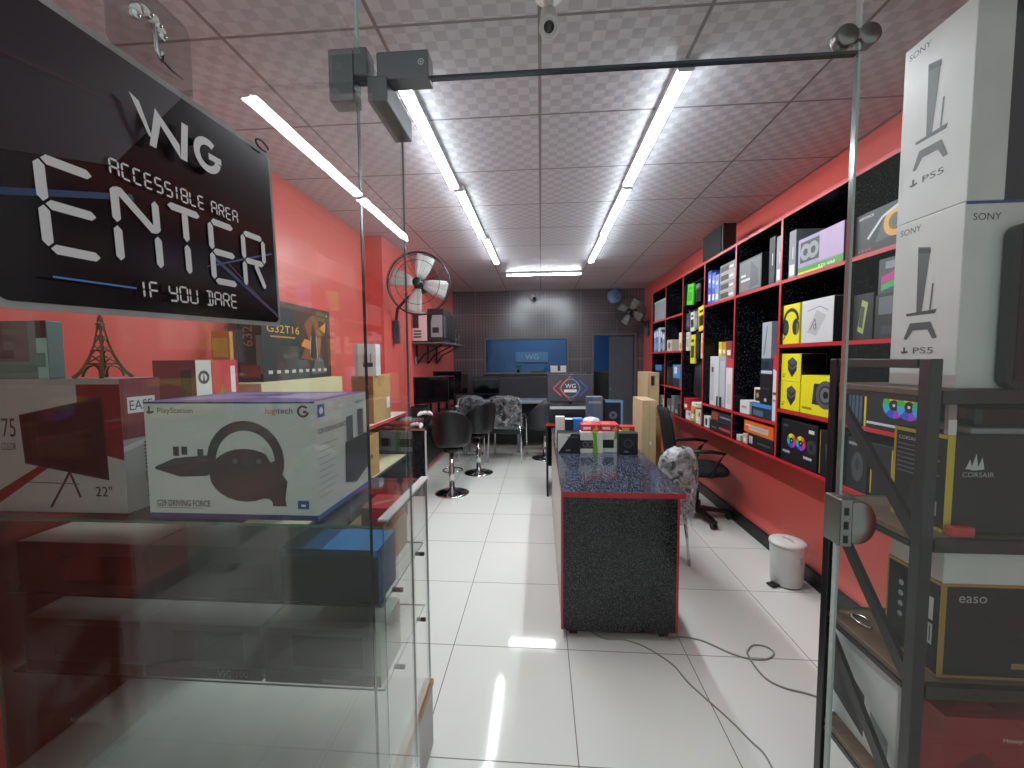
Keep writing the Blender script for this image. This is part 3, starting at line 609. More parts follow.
# shelf 2
SO = .035
sail = [('p', [(.075, .66), (.10, .76), (.115, .66)], 'c3c6c9'), ('p', [(.105, .65), (.135, .82), (.15, .65)], 'c3c6c9'), ('p', [(.14, .65), (.17, .78), (.185, .66)], 'c3c6c9'), ('t', 'CORSAIR', .06, .58, .013, 'a9adb1')]
sail = [('p', [(u+SO, v) for u, v in o_[1]], o_[2]) if o_[0] == 'p' else ('t', o_[1], o_[2]+SO, *o_[3:]) for o_ in sail]
lines = [('r', .08, .86-.05*k, .9-.06*(k % 3), .875-.05*k, '6a6d72') for k in range(1, 8)]
YE = [('r', 0, 0, .05, 1, 'c2a820'), ('r', 0, .96, 1, 1, 'c2a820'), ('r', 0, 0, 1, .04, 'c2a820')]
carton('gaming_gear_box', 'black carton with sail logo and yellow edges on the second rack shelf', 'box', 1.045, 1.46, 1.10, 1.255, 1.046, 1.305, '191a1e', {'left': YE + [('t', 'CORSAIR', .10, .87, .010, 'c9ccd0')] + lines + [('p', [(.3, .12), (.6, .1), (.75, .38), (.4, .4)], '2c2e33'), ('r', .7, .15, .88, .3, 'a5a8ac')], 'front': [('r', 0, 0, .045, 1, 'c8b52c')] + sail + [('p', [(.55, .2), (1, .35), (1, .55), (.6, .3)], '101114'), ('p', [(.66, .3), (.69, .36), (.72, .3)], '9da0a4')]})
t = thing('set_top_box', 'dark smoked device with grey rim on the black sail logo carton', 'electronics', (1.31, 1.18, 1.3055))
mb = MB(); mb.box(-.20, .2, -.07, .07, 0, .016, M_grey, .004); mb.build('base_rim', t)
mb = MB(); mb.box(-.19, .19, -.065, .065, .016, .085, M_blackg, .02); mb.build('cover', t)
carton('slim_grey_box', 'slim brown and white carton standing on the sail logo carton beside the rack post', 'box', 1.045, 1.065, 1.101, 1.113, 1.3055, 1.385, 'a08f86', {'front': [('r', 0, 0, 1, .5, 'd9d9d6')]})
carton('red_packet', 'small red carton under the rack shelf edge by the rack post', 'box', 1.045, 1.10, 1.075, 1.095, 1.046, 1.072, 'c23a34')
# shelf 3
gold = [('r', 0, 0, .035, 1, 'a07f3c'), ('r', 0, .965, 1, 1, 'a07f3c'), ('r', 0, 0, 1, .03, 'a07f3c')]
carton('case_box', 'black carton with gold edges on the third rack shelf', 'box', 1.045, 1.50, 1.095, 1.255, .656, .915, '15161a', {'left': gold + [('r', .55, .3, .9, .52, 'c5c8ca'), ('r', .55, .56, .9, .8, 'c5c8ca')] + [('r', .6+.05*k, .33, .62+.05*k, .5, '2a2c30') for k in range(6)] + [('c', .3, .4+.12*k, .008, '9da0a4') for k in range(4)], 'front': gold + [('t', 'easo', .10, .80, .018, 'a9acb0'), ('p', [(.45, .55), (.7, .75), (1, .72), (1, .4), (.6, .4)], '24262b'), ('r', .40, .12, 0.620, 0.180, '8a7a55'), ('p', [(.75, .06), (.98, .2), (1, .06)], 'b5862f')]})
carton('white_carton', 'plain white carton lying on the black gold edged one', 'box', 1.045, 1.52, 1.09, 1.25, .916, 1.0, 'c9ccca')
mb = MB(); mb.tube([(.02*math.cos(a), .035*math.sin(a), .004) for a in [2*PI*k/20 for k in range(17)]], .004, M_chrome, 6)
tag(mb.build('cable_ring', None, (1.03, 1.32, .656)), 'small silver cable ring lying on the third wooden rack shelf', 'cable')
# shelf 4
carton('monitor_box', 'large white carton with a dark screen picture on the lowest visible rack shelf', 'box', 1.015, 1.60, 1.165, 1.46, .276, .605, 'd6d9da', {'left': [('p', [(.12, .25), (.12, .72), (.62, .50), (.62, .08)], '2f3236'), ('p', [(.7, .2), (.7, .42), (.92, .3), (.92, .08)], '7a7e82'), ('r', .8, .04, 0.980, 0.100, '24262a')], 'front': [('r', .6, .7, 0.820, 0.760, '8a9094')]})
carton('scanner_box', 'dark red carton with white lettering at the foot of the rack', 'box', 1.045, 1.30, 1.062, 1.160, .276, .575, '8c1f24', {'front': [('t', 'Honeywell', .55, .78, .016, 'd9c9c9'), ('r', 0, 0, 1, .42, '1a1b1f'), ('p', [(.1, .55), (.35, .7), (.5, .6), (.3, .45)], '6b1418')], 'top': [('p', [(.1, .2), (.5, .8), (.6, .3)], 'a83238')]})
carton('white_carton', 'low white carton with faded print behind the dark red one', 'box', 1.32, 1.62, 1.07, 1.160, .276, .50, 'b9bfbd')

# ================================================================== TRASH CAN, CABLES
t = thing('pedal_bin', 'white pedal bin standing on the tiles by the red wall', 'trash can', (1.632, 2.72, 0), -1.2)
t.scale = (.88, .88, .88)
mb = MB(); mb.lathe([(.0, .004), (.098, .004), (.104, .012), (.116, .30), (.116, .305)], M_white, n=36); mb.lathe([(.0985, .0), (.1, .001), (.1025, .012), (.1035, .018), (.0, .018)], M_black, n=36); mb.build('bucket', t)
mb = MB(); mb.lathe([(.0, .306), (.121, .306), (.122, .322), (.117, .332), (.06, .337), (0, .338)], M_white, n=36); ld = mb.build('lid', t)
mb = MB(); mb.tube([(-.045, 0, .334), (-.03, 0, .352), (.03, 0, .352), (.045, 0, .334)], .006, M_white); mb.build('lid_handle', ld)
mb = MB(); mb.box(-.03, .03, -.165, -.095, .008, .020, M_black, .004); mb.build('pedal', t)
mb = MB(); mb.box(.1105, .1165, -.028, .028, .20, .245, mat('embossed_badge', 'cfcfca', .5), .002); mb.build('badge', t)
mb = MB(); mb.box(-.035, .035, .114, .128, .24, .31, M_black, .004); mb.build('hinge', t)
def cable(name, label, pts, r, m):
    # Catmull-Rom through floor points
    P = [Vector(p) for p in pts]; out = []
    for i in range(len(P)-1):
        a, b, c, d = P[max(i-1, 0)], P[i], P[i+1], P[min(i+2, len(P)-1)]
        for k in range(8):
            u = k/8; out.append(.5*((2*b)+(c-a)*u+(2*a-5*b+4*c-d)*u*u+(3*b-a-3*c+d)*u**3))
    out.append(P[-1]); mb = MB(); mb.tube(out, r, m, 8)
    return tag(mb.build(name), label, 'cable')
M_cable = mat('grey_cable', '9a958c', .5)
cable('floor_cable', 'pale cable curving forward from beneath the speckled counter to the lower frame edge', [(.20,2.25,.004),(.315,2.111,.004),(.445,2.096,.004),(.538,2.049,.004),(.64,1.938,.004),(.683,1.818,.004),(.78,1.639,.004),(.817,1.553,.004),(.843,1.495,.004),(.838,1.40,.004)], .0035, M_cable)
cable('floor_cable', 'pale cable with a loop on the tiles, running right to the rack', [(.60,2.3,.004),(.66,2.138,.004),(.756,2.138,.004),(.843,2.12,.004),(.903,2.078,.004),(.958,2.032,.004),(1.031,1.998,.004),(1.121,2.000,.004),(1.180,2.045,.004),(1.164,2.09,.004),(1.106,2.097,.004),(1.053,2.050,.004),(1.036,2.002,.0125),(1.038,1.93,.005),(1.054,1.865,.004),(1.105,1.822,.004),(1.201,1.79,.004),(1.30,1.72,.004)], .0042, M_cable)

# ================================================================== SPECKLED SERVICE COUNTER
CX0, CX1, CY0, CY1, CZ = .105, .735, 2.085, 4.05, .81
ct = thing('service_counter', 'long black speckled counter with red edging in the middle of the shop', 'counter', ((CX0+CX1)/2, (CY0+CY1)/2, 0))
inv_c = Matrix.Translation((-(CX0+CX1)/2, -(CY0+CY1)/2, 0))
def cpart(mb, name): mb.bm.transform(inv_c); return mb.build(name, ct)
mb = MB(); mb.box(CX0+.012, CX1-.025, CY0+.02, CY0+.04, .045, CZ-.03, M_crackle); cpart(mb, 'front_panel')
mb = MB(); mb.box(CX0, CX1+.01, CY0-.002, CY1, CZ-.028, CZ, M_speck, 0, {'front': M_rededge, 'left': M_rededge, 'right': M_rededge}); cpart(mb, 'counter_top')
M_sidelam = mat('pale_side_laminate', 'bdb4ae', .3)
for x0 in (CX0+.003, CX1-.03):
    mb = MB(); mb.box(x0, x0+.018, CY0+.041, CY1-.01, .045, CZ-.03, M_sidelam if x0 < .3 else M_shelfin, 0, {'front': M_rededge}); cpart(mb, 'side_panel')
for x_ in (CX0, CX1-.025):
    mb = MB(); mb.box(x_, x_+.012, CY0+.018, CY0+.04, .045, CZ-.03, M_rededge); cpart(mb, 'edge_strip')
mb = MB(); mb.box(CX0+.03, CX1-.05, CY0+.045, CY1-.03, .02, .044, mat('maroon_plinth', '4a2224', .5)); cpart(mb, 'plinth')
for x in (CX0+.045, CX1-.10):
    for y in (CY0+.05, CY1-.1):
        mb = MB(); mb.box(x, x+.045, y, y+.045, 0, .02, mat('foot_block', '3a2a1e', .6), .002); cpart(mb, 'foot')
# goods on the counter
def counter_box(name, label, x0, x1, y0, y1, z0, z1, c, pr=None, fm=None, group=None):
    return carton(name, label, 'box', x0, x1, y0, y1, z0, z1, c, pr, fm, group, .002)
cz = CZ
counter_box('laptop_stand_box', 'long black carton with a white diagonal corner on the counter', .125, .285, 2.96, 3.11, cz, .955, '17181b', {'front': [('p', [(0, 0), (0, 1), (.62, 1)], 'cfcfcb'), ('r', .35, .12, 0.570, 0.180, '8a8d90'), ('r', .4, .8, .95, .84, '55585c')]})
grn = [('r', 0, 0, 1, .22, 'd2d4ce'), ('r', 0, .62, 1, 1, 'd2d4ce'), ('p', [(.52, .0), (.78, .0), (.72, 1), (.52, 1), (.62, .5)], '6cab22'), ('r', 0, .22, .58, .62, '1a1b1e'), ('g', .22, .42, .012, .024, 0, 360, '55585c'), ('g', .45, .42, .012, .024, 0, 360, '55585c')]
counter_box('controller_box', 'front left white carton with a green stripe on the counter', .290, .455, 2.965, 3.07, cz, .965, 'd2d4ce', {'front': grn, 'top': [('p', [(.5, 0), (.8, 0), (.8, 1), (.5, 1)], '6cab22')]}, group='white and green cartons on the counter')
counter_box('controller_box', 'white carton with a green flash squeezed beside the small black one on the counter', .458, .605, 2.99, 3.09, cz, .965, 'd2d4ce', {'front': [('r', 0, .22, .55, .62, '1a1b1e'), ('p', [(.55, .6), (.9, .8), (.9, 1), (.6, 1)], '6cab22'), ('r', .7, .6, 1, .75, 'dfe2da')]}, group='white and green cartons on the counter')
counter_box('cooler_box', 'small black carton with a faint fan print at the right front of the counter', .560, .70, 2.93, 2.985, cz, .972, '1b1e22', {'front': [('g', .5, .5, .02, .035, 0, 360, '3a4046'), ('r', .3, .1, 0.520, 0.160, '777c82'), ('r', 0, .95, 1, 1, '6d8a86')]})
for k, (x0, x1, z0) in enumerate(((.300, .44, .9655), (.444, .58, .9655), (.584, .70, .9655))):
    counter_box('red_box', ('left', 'middle', 'right')[k] + ' red carton in the low red row on the counter', x0, x1, 3.00+.0*k, 3.18, z0 if k < 2 else .9655, z0+.05, 'c03038', {'front': [('r', .1, .3, .5, .7, 'e9cfc8'), ('p', [(.6, .1), (.9, .2), (.8, .9)], 'e08a50')], 'top': [('p', [(.1, .1), (.5, .2), (.7, .9), (.2, .8)], 'd85a4a')]}, group='red cartons on the counter') if k < 2 else counter_box('red_box', 'right red carton in the low red row on the counter', .61, .715, 3.10, 3.20, cz, .985, 'c03038', {'front': [('r', .1, .6, .6, .95, 'b8c23a')]}, group='red cartons on the counter')
counter_box('white_box', 'tall white carton at the left edge of the counter', .115, .185, 3.125, 3.20, cz, 1.055, 'd6d0cc', {'front': [('r', .2, .3, .5, .5, 'b8a29c')]})
counter_box('black_box', 'narrow black carton with pale blue top between white and blue cartons', .19, .248, 3.125, 3.22, cz, 1.035, '1b222b', {'top': [('r', 0, 0, 1, 1, 'a9cfe0')]})
counter_box('blue_box', 'bright blue carton behind the red row on the counter', .252, .325, 3.125, 3.22, cz, 1.04, '2c76c8', {'front': [('r', .3, .2, .7, .4, '5b9ae0')]})
t = thing('plastic_parcel', 'crumpled white plastic parcel behind the red cartons on the counter', 'parcel', (.405, 3.27, cz))
mb = MB(); rings = []
rnd = random.Random(3)
for i, zz in enumerate((0, .05, .12, .18, .215, .225)):
    rr_ = (1, 1.04, .98, .9, .7, .25)[i]
    rings.append([(.085*rr_*math.cos(a)*(1+rnd.uniform(-.08, .08)), .06*rr_*math.sin(a)*(1+rnd.uniform(-.08, .08)), zz) for a in [2*PI*k/16 for k in range(16)]])
mb.loft(rings, mat('white_plastic_film', 'ccd6e0', .25, var=.12, scale=30)); mb.build('wrapping', t)
carton('speaker_carton', 'grey blue carton standing tall behind the parcel on the counter', 'box', .40, .535, 3.50, 3.62, cz, 1.175, '5c6672', {'front': [('r', 0, 0, .35, 1, '4d5d78'), ('c', .6, .3, .022, '2a2d33'), ('r', .1, .85, .9, .9, '8a939e')]})
carton('speaker_carton', 'black and blue carton with fan pictures, rightmost of two tall ones on the counter', 'box', .555, .705, 3.50, 3.62, cz, 1.145, '181c26', {'front': [('r', .88, 0, 1, 1, '5f9bd0'), ('r', 0, .95, 1, 1, '6aa6d6'), ('g', .45, .62, .012, .035, 0, 360, '5a6478'), ('g', .45, .25, .012, .032, 0, 360, '3d5a9a')]})
# reception desk and monitor behind the counter
rd = thing('reception_desk', 'dark narrow desk beyond the counter, carrying the diamond logo screen', 'desk', (.36, 4.58, 0))
mb = MB(); mb.box(-.30, -.28, -.25, .32, 0, .78, M_black, .002); mb.build('side_panel', rd)
mb = MB(); mb.box(.28, .30, -.25, .32, 0, .78, M_black, .002); mb.build('side_panel', rd)
mb = MB(); mb.box(-.31, .31, -.27, .34, .781, .81, M_black, .003, {'front': M_rededge}); mb.build('desk_top', rd)
mb = MB(); mb.box(-.279, .279, .28, .298, .2, .78, M_black); mb.build('modesty_panel', rd)
carton('steel_crate', 'dark metal crate on the far desk under the diamond logo screen', 'crate', .10, .56, 4.45, 4.75, .811, .985, '26282c', {'front': [('r', .0, .8, 1, .98, 'c9cdd0'), ('r', .05, .2, .95, .5, '17181b')]})
mn = thing('logo_monitor', 'grey screen showing a red and blue diamond logo, on the far desk', 'monitor', (.335, 4.60, .9855))
mb = MB(); mb.box(-.265, .265, -.015, .015, .03, .345, M_dkgrey, .005)
mb.build('housing', mn)
mb = MB(); mb.box(-.255, .255, -.0175, -.0155, .04, .335, mat('grey_display', '4a4b52', .3))
fr = ((-.255, -.0175, .04), (1,0,0), (0,0,1), (0,-1,0), .51, .295)
red_, blu_ = 'd4585a', '3f62b8'
mb.ops(fr, [('l', [(.5, .98), (.26, .5), (.5, .02)], .012, red_), ('l', [(.5, .98), (.74, .5), (.5, .02)], .012, blu_), ('l', [(.30, .80), (.12, .5), (.30, .2)], .014, red_), ('l', [(.70, .80), (.88, .5), (.70, .2)], .014, blu_), ('t', 'WG', .385, .50, .05, .23, 'eceef0'), ('r', .36, .34, .64, .45, 'dfe2e6'), ('g', .5, .5, .10, .104, 0, 360, 'b9bcc4')])
mb.build('screen', mn)
mb = MB(); mb.box(-.09, .09, -.06, .06, 0, .008, M_black, .002); mb.box(-.02, .02, .016, .03, .008, .12, M_black); mb.build('stand', mn)

# ================================================================== CHAIRS
def tub_shell(back_h, r=.215, seat_r=.20, open_=0.0):
    mb = MB(); i_ = mb.mi(M_leather); NA, NV = 36, 9; grid = []
    for v in range(NV+1):
        row = []
        for k in range(NA):
            a = 2*PI*k/NA; c = .5+.5*math.cos(a)            # a=0 is the back (-y)
            h = .05 + back_h*(c**1.3)
            u = v/NV
            if u < .45: q = u/.45; rad = seat_r*q; z = .012*q*q
            else: q = (u-.45)/.55; rad = seat_r+(r-seat_r)*math.sin(q*PI/2)+.03*c*q; z = .012+h*q
            row.append(mb.bm.verts.new((rad*math.sin(a)*1.05, -rad*math.cos(a), z)) if (v > 0) else None)
        grid.append(row)
    ctr = mb.bm.verts.new((0, 0, 0))
    for k in range(NA):
        f = mb.bm.faces.new((ctr, grid[1][k], grid[1][(k+1) % NA])); f.smooth = True
        for v in range(1, NV):
            f = mb.bm.faces.new((grid[v][k], grid[v][(k+1) % NA], grid[v+1][(k+1) % NA], grid[v+1][k])); f.smooth = True
    return mb
def bar_stool(label, loc, rot):
    t = thing('bar_stool', label, 'bar stool', loc, rot, 'black tub bar stools by the desks')
    o = tub_shell(.36, .2, .185).build('seat_shell', t, (0, 0, .555), solid=.03); o.modifiers.new('smooth', 'SUBSURF').render_levels = 1
    mb = MB(); mb.lathe([(0, .48), (.09, .48), (.09, .53), (.05, .54), (0, .54)], M_black, n=20); mb.build('seat_mount', t)
    mb = MB(); mb.lathe([(.032, .02), (.032, .30), (.024, .31), (.024, .48)], M_chrome, n=18); mb.build('pole', t)
    mb = MB(); mb.lathe([(0, 0), (.19, 0), (.192, .006), (.15, .016), (.06, .024), (.035, .04), (0, .04)], M_chrome, n=40); mb.build('base', t)
    mb = MB(); mb.ring((0, .10, .235), .11, .009, M_chrome); mb.tube([(0, 0, .235), (0, .01, .235)], .035, M_chrome); mb.build('footrest', t)
    return t
bar_stool('nearest black tub bar stool, its back to the camera beside the left desk end', (-1.005, 4.40, 0), .12)
bar_stool('second black tub bar stool, beyond the nearest one', (-.83, 5.22, 0), .75)
def tube_chair(label, loc, rot, film=True, name='visitor_chair'):
    t = thing(name, label, 'chair', loc, rot)
    mb = MB(); mb.box(-.235, .235, -.22, .24, .42, .475, M_leather, .02); mb.build('seat', t)
    mb = MB(); rings = []
    for zz in (.52, .56, .70, .84, .92, .95):
        w_ = .235 if zz < .9 else (.215 if zz < .94 else .15)
        rings.append([(w_*x, -.235-.10*(zz-.5)+.05*abs(x)**2+d, zz) for x, d in [(-1, -.02), (-.5, -.025), (0, -.025), (.5, -.025), (1, -.02), (1, .02), (.5, .025), (0, .025), (-.5, .025), (-1, .02)]])
    mb.loft(rings, M_leather); mb.build('backrest', t)
    for s_ in (-1, 1):
        mb = MB(); mb.tube([(s_*.25, -.24, .66), (s_*.25, .15, .66), (s_*.25, .22, .62), (s_*.25, .25, .3), (s_*.26, .27, .012)], .011, M_chrome); mb.build('leg', t)
        mb = MB(); mb.tube([(s_*.22, -.25, .56), (s_*.24, -.24, .40), (s_*.25, -.27, .012)], .011, M_chrome); mb.build('leg', t)
        mb = MB(); mb.box(s_*.25-.022, s_*.25+.022, -.20, .14, .667, .69, M_black, .008); mb.build('armrest', t)
    if film:
        mb = MB(); rings = []; rnd = random.Random(int(loc[0]*100))
        for i, zz in enumerate((.50, .62, .75, .87, .955, .985)):
            w_ = (.275, .27, .262, .255, .22, .10)[i]; d_ = (.055, .05, .048, .046, .04, .015)[i]
            rings.append([(w_*math.copysign(abs(math.cos(a))**.55, math.cos(a))*(1+rnd.uniform(-.03, .03)), -.235-.10*(zz-.5)+.02+d_*math.copysign(abs(math.sin(a))**.7, math.sin(a))*(1+rnd.uniform(-.2, .2)), zz+rnd.uniform(-.004, .004)) for a in [2*PI*k/22 for k in range(22)]])
        mb.loft(rings, M_film_thin, smooth=True, caps=False); mb.build('plastic_wrap', t)
    return t
def film_material(lo=.18, hi=.72):
    m = bpy.data.materials.new('plastic_film'); m.use_nodes = True; nt = m.node_tree; nt.nodes.clear()
    out = nt.nodes.new('ShaderNodeOutputMaterial'); mix = nt.nodes.new('ShaderNodeMixShader'); tr = nt.nodes.new('ShaderNodeBsdfTransparent')
    b = nt.nodes.new('ShaderNodeBsdfPrincipled'); b.inputs['Base Color'].default_value = (.80, .82, .85, 1); b.inputs['Roughness'].default_value = .12
    tc = nt.nodes.new('ShaderNodeTexCoord'); n = nt.nodes.new('ShaderNodeTexNoise'); n.inputs['Scale'].default_value = 14; n.inputs['Detail'].default_value = 4; n.inputs['Distortion'].default_value = 1.2
    nt.links.new(tc.outputs['Object'], n.inputs['Vector'])
    bp = nt.nodes.new('ShaderNodeBump'); bp.inputs['Strength'].default_value = 1.; bp.inputs['Distance'].default_value = .03; nt.links.new(n.outputs['Fac'], bp.inputs['Height']); nt.links.new(bp.outputs[0], b.inputs['Normal'])
    r = nt.nodes.new('ShaderNodeValToRGB'); r.color_ramp.elements[0].position = .38; r.color_ramp.elements[1].position = .66
    r.color_ramp.elements[0].color = (lo,)*3+(1,); r.color_ramp.elements[1].color = (hi,)*3+(1,)
    nt.links.new(n.outputs['Fac'], r.inputs[0]); nt.links.new(r.outputs[0], mix.inputs[0])
    nt.links.new(tr.outputs[0], mix.inputs[1]); nt.links.new(b.outputs[0], mix.inputs[2]); nt.links.new(mix.outputs[0], out.inputs[0]); return m
M_film = film_material(.10, .80); M_film_thin = film_material(.02, .34)
tube_chair('chrome legged black chair in clear plastic wrap, behind the second bar stool', (-.50, 5.98, 0), -.1)
tube_chair('chrome legged chair in clear plastic wrap, half hidden beside the left desk', (-1.02, 5.98, 0), 0).scale = (.78, .8, 1)
def shell_chair(label, loc, rot):
    t = thing('shell_chair', label, 'chair', loc, rot)
    o = tub_shell(.42, .23, .21).build('seat_shell', t, (0, 0, .46), solid=.035); o.data.materials[0] = mat('grey_leather', '3a3c40', .4)
    mb = MB(); mb.lathe([(.03, .03), (.03, .47)], M_chrome, n=16); mb.build('pole', t)
    mb = MB(); mb.lathe([(0, 0), (.2, 0), (.2, .008), (.05, .03), (0, .03)], M_chrome, n=32); mb.build('base', t)
    return t
shell_chair('grey shell chair at the back, just left of the diamond logo screen', (.06, 6.05, 0), .5)
# black mesh office chair by the shelving
oc = thing('office_chair', 'black mesh office chair with armrests facing the red wall', 'office chair', (1.46, 3.84, 0), -PI/2-.12)
mb = MB(); rings = []
for zz, w_, yy in ((.50, .19, -.20), (.58, .215, -.22), (.75, .22, -.245), (.92, .205, -.27), (1.02, .18, -.295), (1.05, .14, -.30)):
    rings.append([(w_*x, yy-.045*(1-x*x)+d, zz) for x, d in [(-1, -.015), (-.5, -.018), (0, -.018), (.5, -.018), (1, -.015), (1, .015), (.5, .018), (0, .018), (-.5, .018), (-1, .015)]])
mb.loft(rings, M_fabric); mb.build('backrest', oc)
mb = MB(); rings = []
for zz, k in ((.44, .80), (.455, .97), (.48, 1.), (.50, .95), (.507, .7)):
    rings.append([(.25*k*math.copysign(abs(math.cos(a))**.6, math.cos(a)), .02+.24*k*math.copysign(abs(math.sin(a))**.6, math.sin(a)), zz) for a in [2*PI*j/28 for j in range(28)]])
mb.loft(rings, M_fabric); mb.build('seat', oc)
for s_ in (-1, 1):
    mb = MB(); mb.tube([(s_*.20, .05, .45), (s_*.285, .05, .47), (s_*.29, .10, .60), (s_*.285, .16, .675), (s_*.28, .05, .69), (s_*.275, -.12, .685), (s_*.255, -.20, .62), (s_*.20, -.22, .56)], .018, M_black, 8); mb.build('armrest', oc)
mb = MB(); mb.box(-.10, .10, -.10, .10, .405, .44, M_black, .01); mb.tube([(0, -.05, .42), (0, -.22, .43), (0, -.26, .52), (0, -.27, .62)], .025, M_black); mb.build('tilt_mechanism', oc)
mb = MB(); mb.lathe([(.028, .09), (.028, .25), (.018, .26), (.018, .405)], M_black, n=16); mb.build('gas_lift', oc)
mb = MB(); mb.lathe([(0, .07), (.05, .07), (.05, .115), (0, .115)], M_black, n=16)
for k in range(5):
    a = 2*PI*k/5+.3; d = Vector((math.cos(a), math.sin(a), 0)); n_ = Vector((-d.y, d.x, 0))
    R = []
    for q, wd, zt, zb in ((.03, .035, .112, .075), (.16, .028, .098, .068), (.31, .022, .078, .056)):
        c = d*q; R.append([c-n_*wd+Vector((0,0,zb)), c+n_*wd+Vector((0,0,zb)), c+n_*wd*.8+Vector((0,0,zt)), c-n_*wd*.8+Vector((0,0,zt))])
    mb.loft(R, M_black, smooth=False)
sb_ = mb.build('star_base', oc)
for k in range(5):
    a = 2*PI*k/5+.3; c = (.285*math.cos(a), .285*math.sin(a))
    mb = MB()
    for e in (-.013, .013):
        ex, ey = -math.sin(a)*e, math.cos(a)*e
        rings = [[(c[0]+ex+s_*(-math.sin(a))+.027*math.cos(b)*math.cos(a), c[1]+ey+s_*math.cos(a)+.027*math.cos(b)*math.sin(a), .027+.027*math.sin(b)) for b in [2*PI*j/14 for j in range(14)]] for s_ in (-.009, .009)]
        mb.loft(rings, M_black)
    mb.build('caster', sb_)
# wrapped chair beside the counter
wc = thing('wrapped_chair', 'chair with a rounded back under clear plastic, right beside the counter', 'chair', (.945, 2.99, 0), .2)
mb = MB(); rings = []
for zz, w_ in ((.50, .11), (.58, .125), (.70, .13), (.79, .118), (.845, .08), (.86, .035)):
    rings.append([(w_*math.cos(a), -.13-.08*(zz-.5)+.035*math.sin(a)+.05*math.cos(a)**2, zz) for a in [2*PI*j/24 for j in range(24)]])
mb.loft(rings, M_leather); mb.build('backrest', wc)
mb = MB(); mb.lathe([(0, .43), (.14, .43), (.155, .445), (.155, .47), (.14, .49), (0, .49)], M_leather, n=30); mb.build('seat', wc)
for k in range(4):
    a = PI/4+PI/2*k; mb = MB(); mb.tube([(.10*math.cos(a), .10*math.sin(a), .43), (.13*math.cos(a), .13*math.sin(a), .2), (.15*math.cos(a), .15*math.sin(a), .005)], .011, M_chrome); mb.build('leg', wc)
mb = MB(); rnd = random.Random(11); rings = []
for i, (zz, w_, d_) in enumerate(((.36, .10, .13), (.42, .13, .10), (.50, .142, .07), (.60, .15, .062), (.72, .15, .06), (.81, .135, .055), (.865, .09, .04), (.885, .03, .02))):
    rings.append([(w_*math.cos(a)*(1+rnd.uniform(-.05, .05)), -.13-.08*(zz-.5)+d_*math.sin(a)*(1+rnd.uniform(-.25, .25))+.04*math.cos(a)**2, zz+rnd.uniform(-.008, .008)) for a in [2*PI*j/30 for j in range(30)]])
mb.loft(rings, M_film, caps=False); mb.build('plastic_wrap', wc)

# ================================================================== LARGE CARTONS AT THE RIGHT BACK
carton('large_carton', 'tall beige carton standing on the floor behind the counter', 'carton', .98, 1.115, 3.95, 4.35, 0, 1.10, M_beige, {'front': [('l', [(.5, .02), (.5, .98)], .004, '9c8560'), ('e', .6, .62, .012, .02, 'e2d4b8')]}, group='large cartons by the shelving')
carton('large_carton', 'yellowish carton standing between the beige one and the shelving', 'carton', 1.14, 1.285, 4.35, 4.75, 0, .98, M_card, {'front': [('l', [(.05, .9), (.95, .9)], .01, 'c9a870')]}, group='large cartons by the shelving')
carton('large_carton', 'tall narrow beige carton at the back, against the end of the shelving', 'carton', 1.30, 1.44, 5.0, 5.5, 0, 1.33, M_beige, {'front': [('r', .3, .88, .6, .97, '2c2a28'), ('l', [(.1, .05), (.1, .95)], .004, '9c8560')]}, group='large cartons by the shelving')

# ================================================================== LEFT: GLASS COUNTER
GX0, GX1, GY0, GY1, GB, GT = -1.62, -.428, 1.03, 1.455, .265, 1.065
gc = thing('glass_counter', 'glass display counter with oak edged base behind the left shop window', 'display counter', ((GX0+GX1)/2, (GY0+GY1)/2, 0))
ginv = Matrix.Translation((-(GX0+GX1)/2, -(GY0+GY1)/2, 0))
def gp(mb, n): mb.bm.transform(ginv); return mb.build(n, gc)
M_greylam = mat('grey_laminate', '9b999a', .4)
mb = MB(); mb.box(GX0, GX1+.001, GY0-.004, GY1+.012, 0, GB-.022, M_greylam, .001); gp(mb, 'base_cabinet')
mb = MB(); mb.box(GX0, GX1-.030, GY0-.008, GY1+.016, GB-.022, GB, mat('pale_base_laminate', 'c9cac4', .35), .001); gp(mb, 'base_top')
mb = MB(); mb.box(GX1-.0295, GX1+.006, GY0-.008, GY1+.016, GB-.022, GB, M_oak, .002); gp(mb, 'oak_edge')
def gpane(x0, x1, y0, y1, z0, z1, n, edge=()):
    mb = MB(); mb.box(x0, x1, y0, y1, z0, z1, M_cglass, 0, {k: M_gedge for k in edge}); gp(mb, n)
gpane(GX0, GX1, GY0, GY0+.008, GB+.001, GT-.009, 'front_glass', ('left', 'right'))
gpane(GX1-.008, GX1, GY0+.009, GY1, GB+.001, GT-.009, 'side_glass', ('back',))
gpane(GX0, GX0+.008, GY0+.009, GY1, GB+.001, GT-.009, 'side_glass', ('back',))
gpane(GX0, GX1+.004, GY0-.006, GY1, GT-.008, GT, 'top_glass', ('front', 'right', 'back'))
GS = (.825, .580)
for z in GS: gpane(GX0+.02, GX1-.016, GY0+.02, GY1-.01, z-.006, z, 'glass_shelf', ('front', 'right', 'back'))
mb = MB(); mb.box(GX1-.022, GX1+.006, GY0+.02, GY1+.004, GT+.0005, GT+.007, mat('white_trim', 'cdd0d2', .35), .001); gp(mb, 'edge_trim')
for z in GS:
    for y in (GY0+.12, GY1-.08):
        mb = MB(); mb.lathe([(0, -.02), (.007, -.02), (.007, .012), (0, .012)], M_steel, (GX1-.004, y, z-.012), 'x', 12); gp(mb, 'shelf_pin')
def inside(name, label, x0, x1, y0, y1, z, h, c, pr=None, group=None): return carton(name, label, 'box', x0, x1, y0, y1, z+.0005, z+.0005+h, c, pr, None, group)
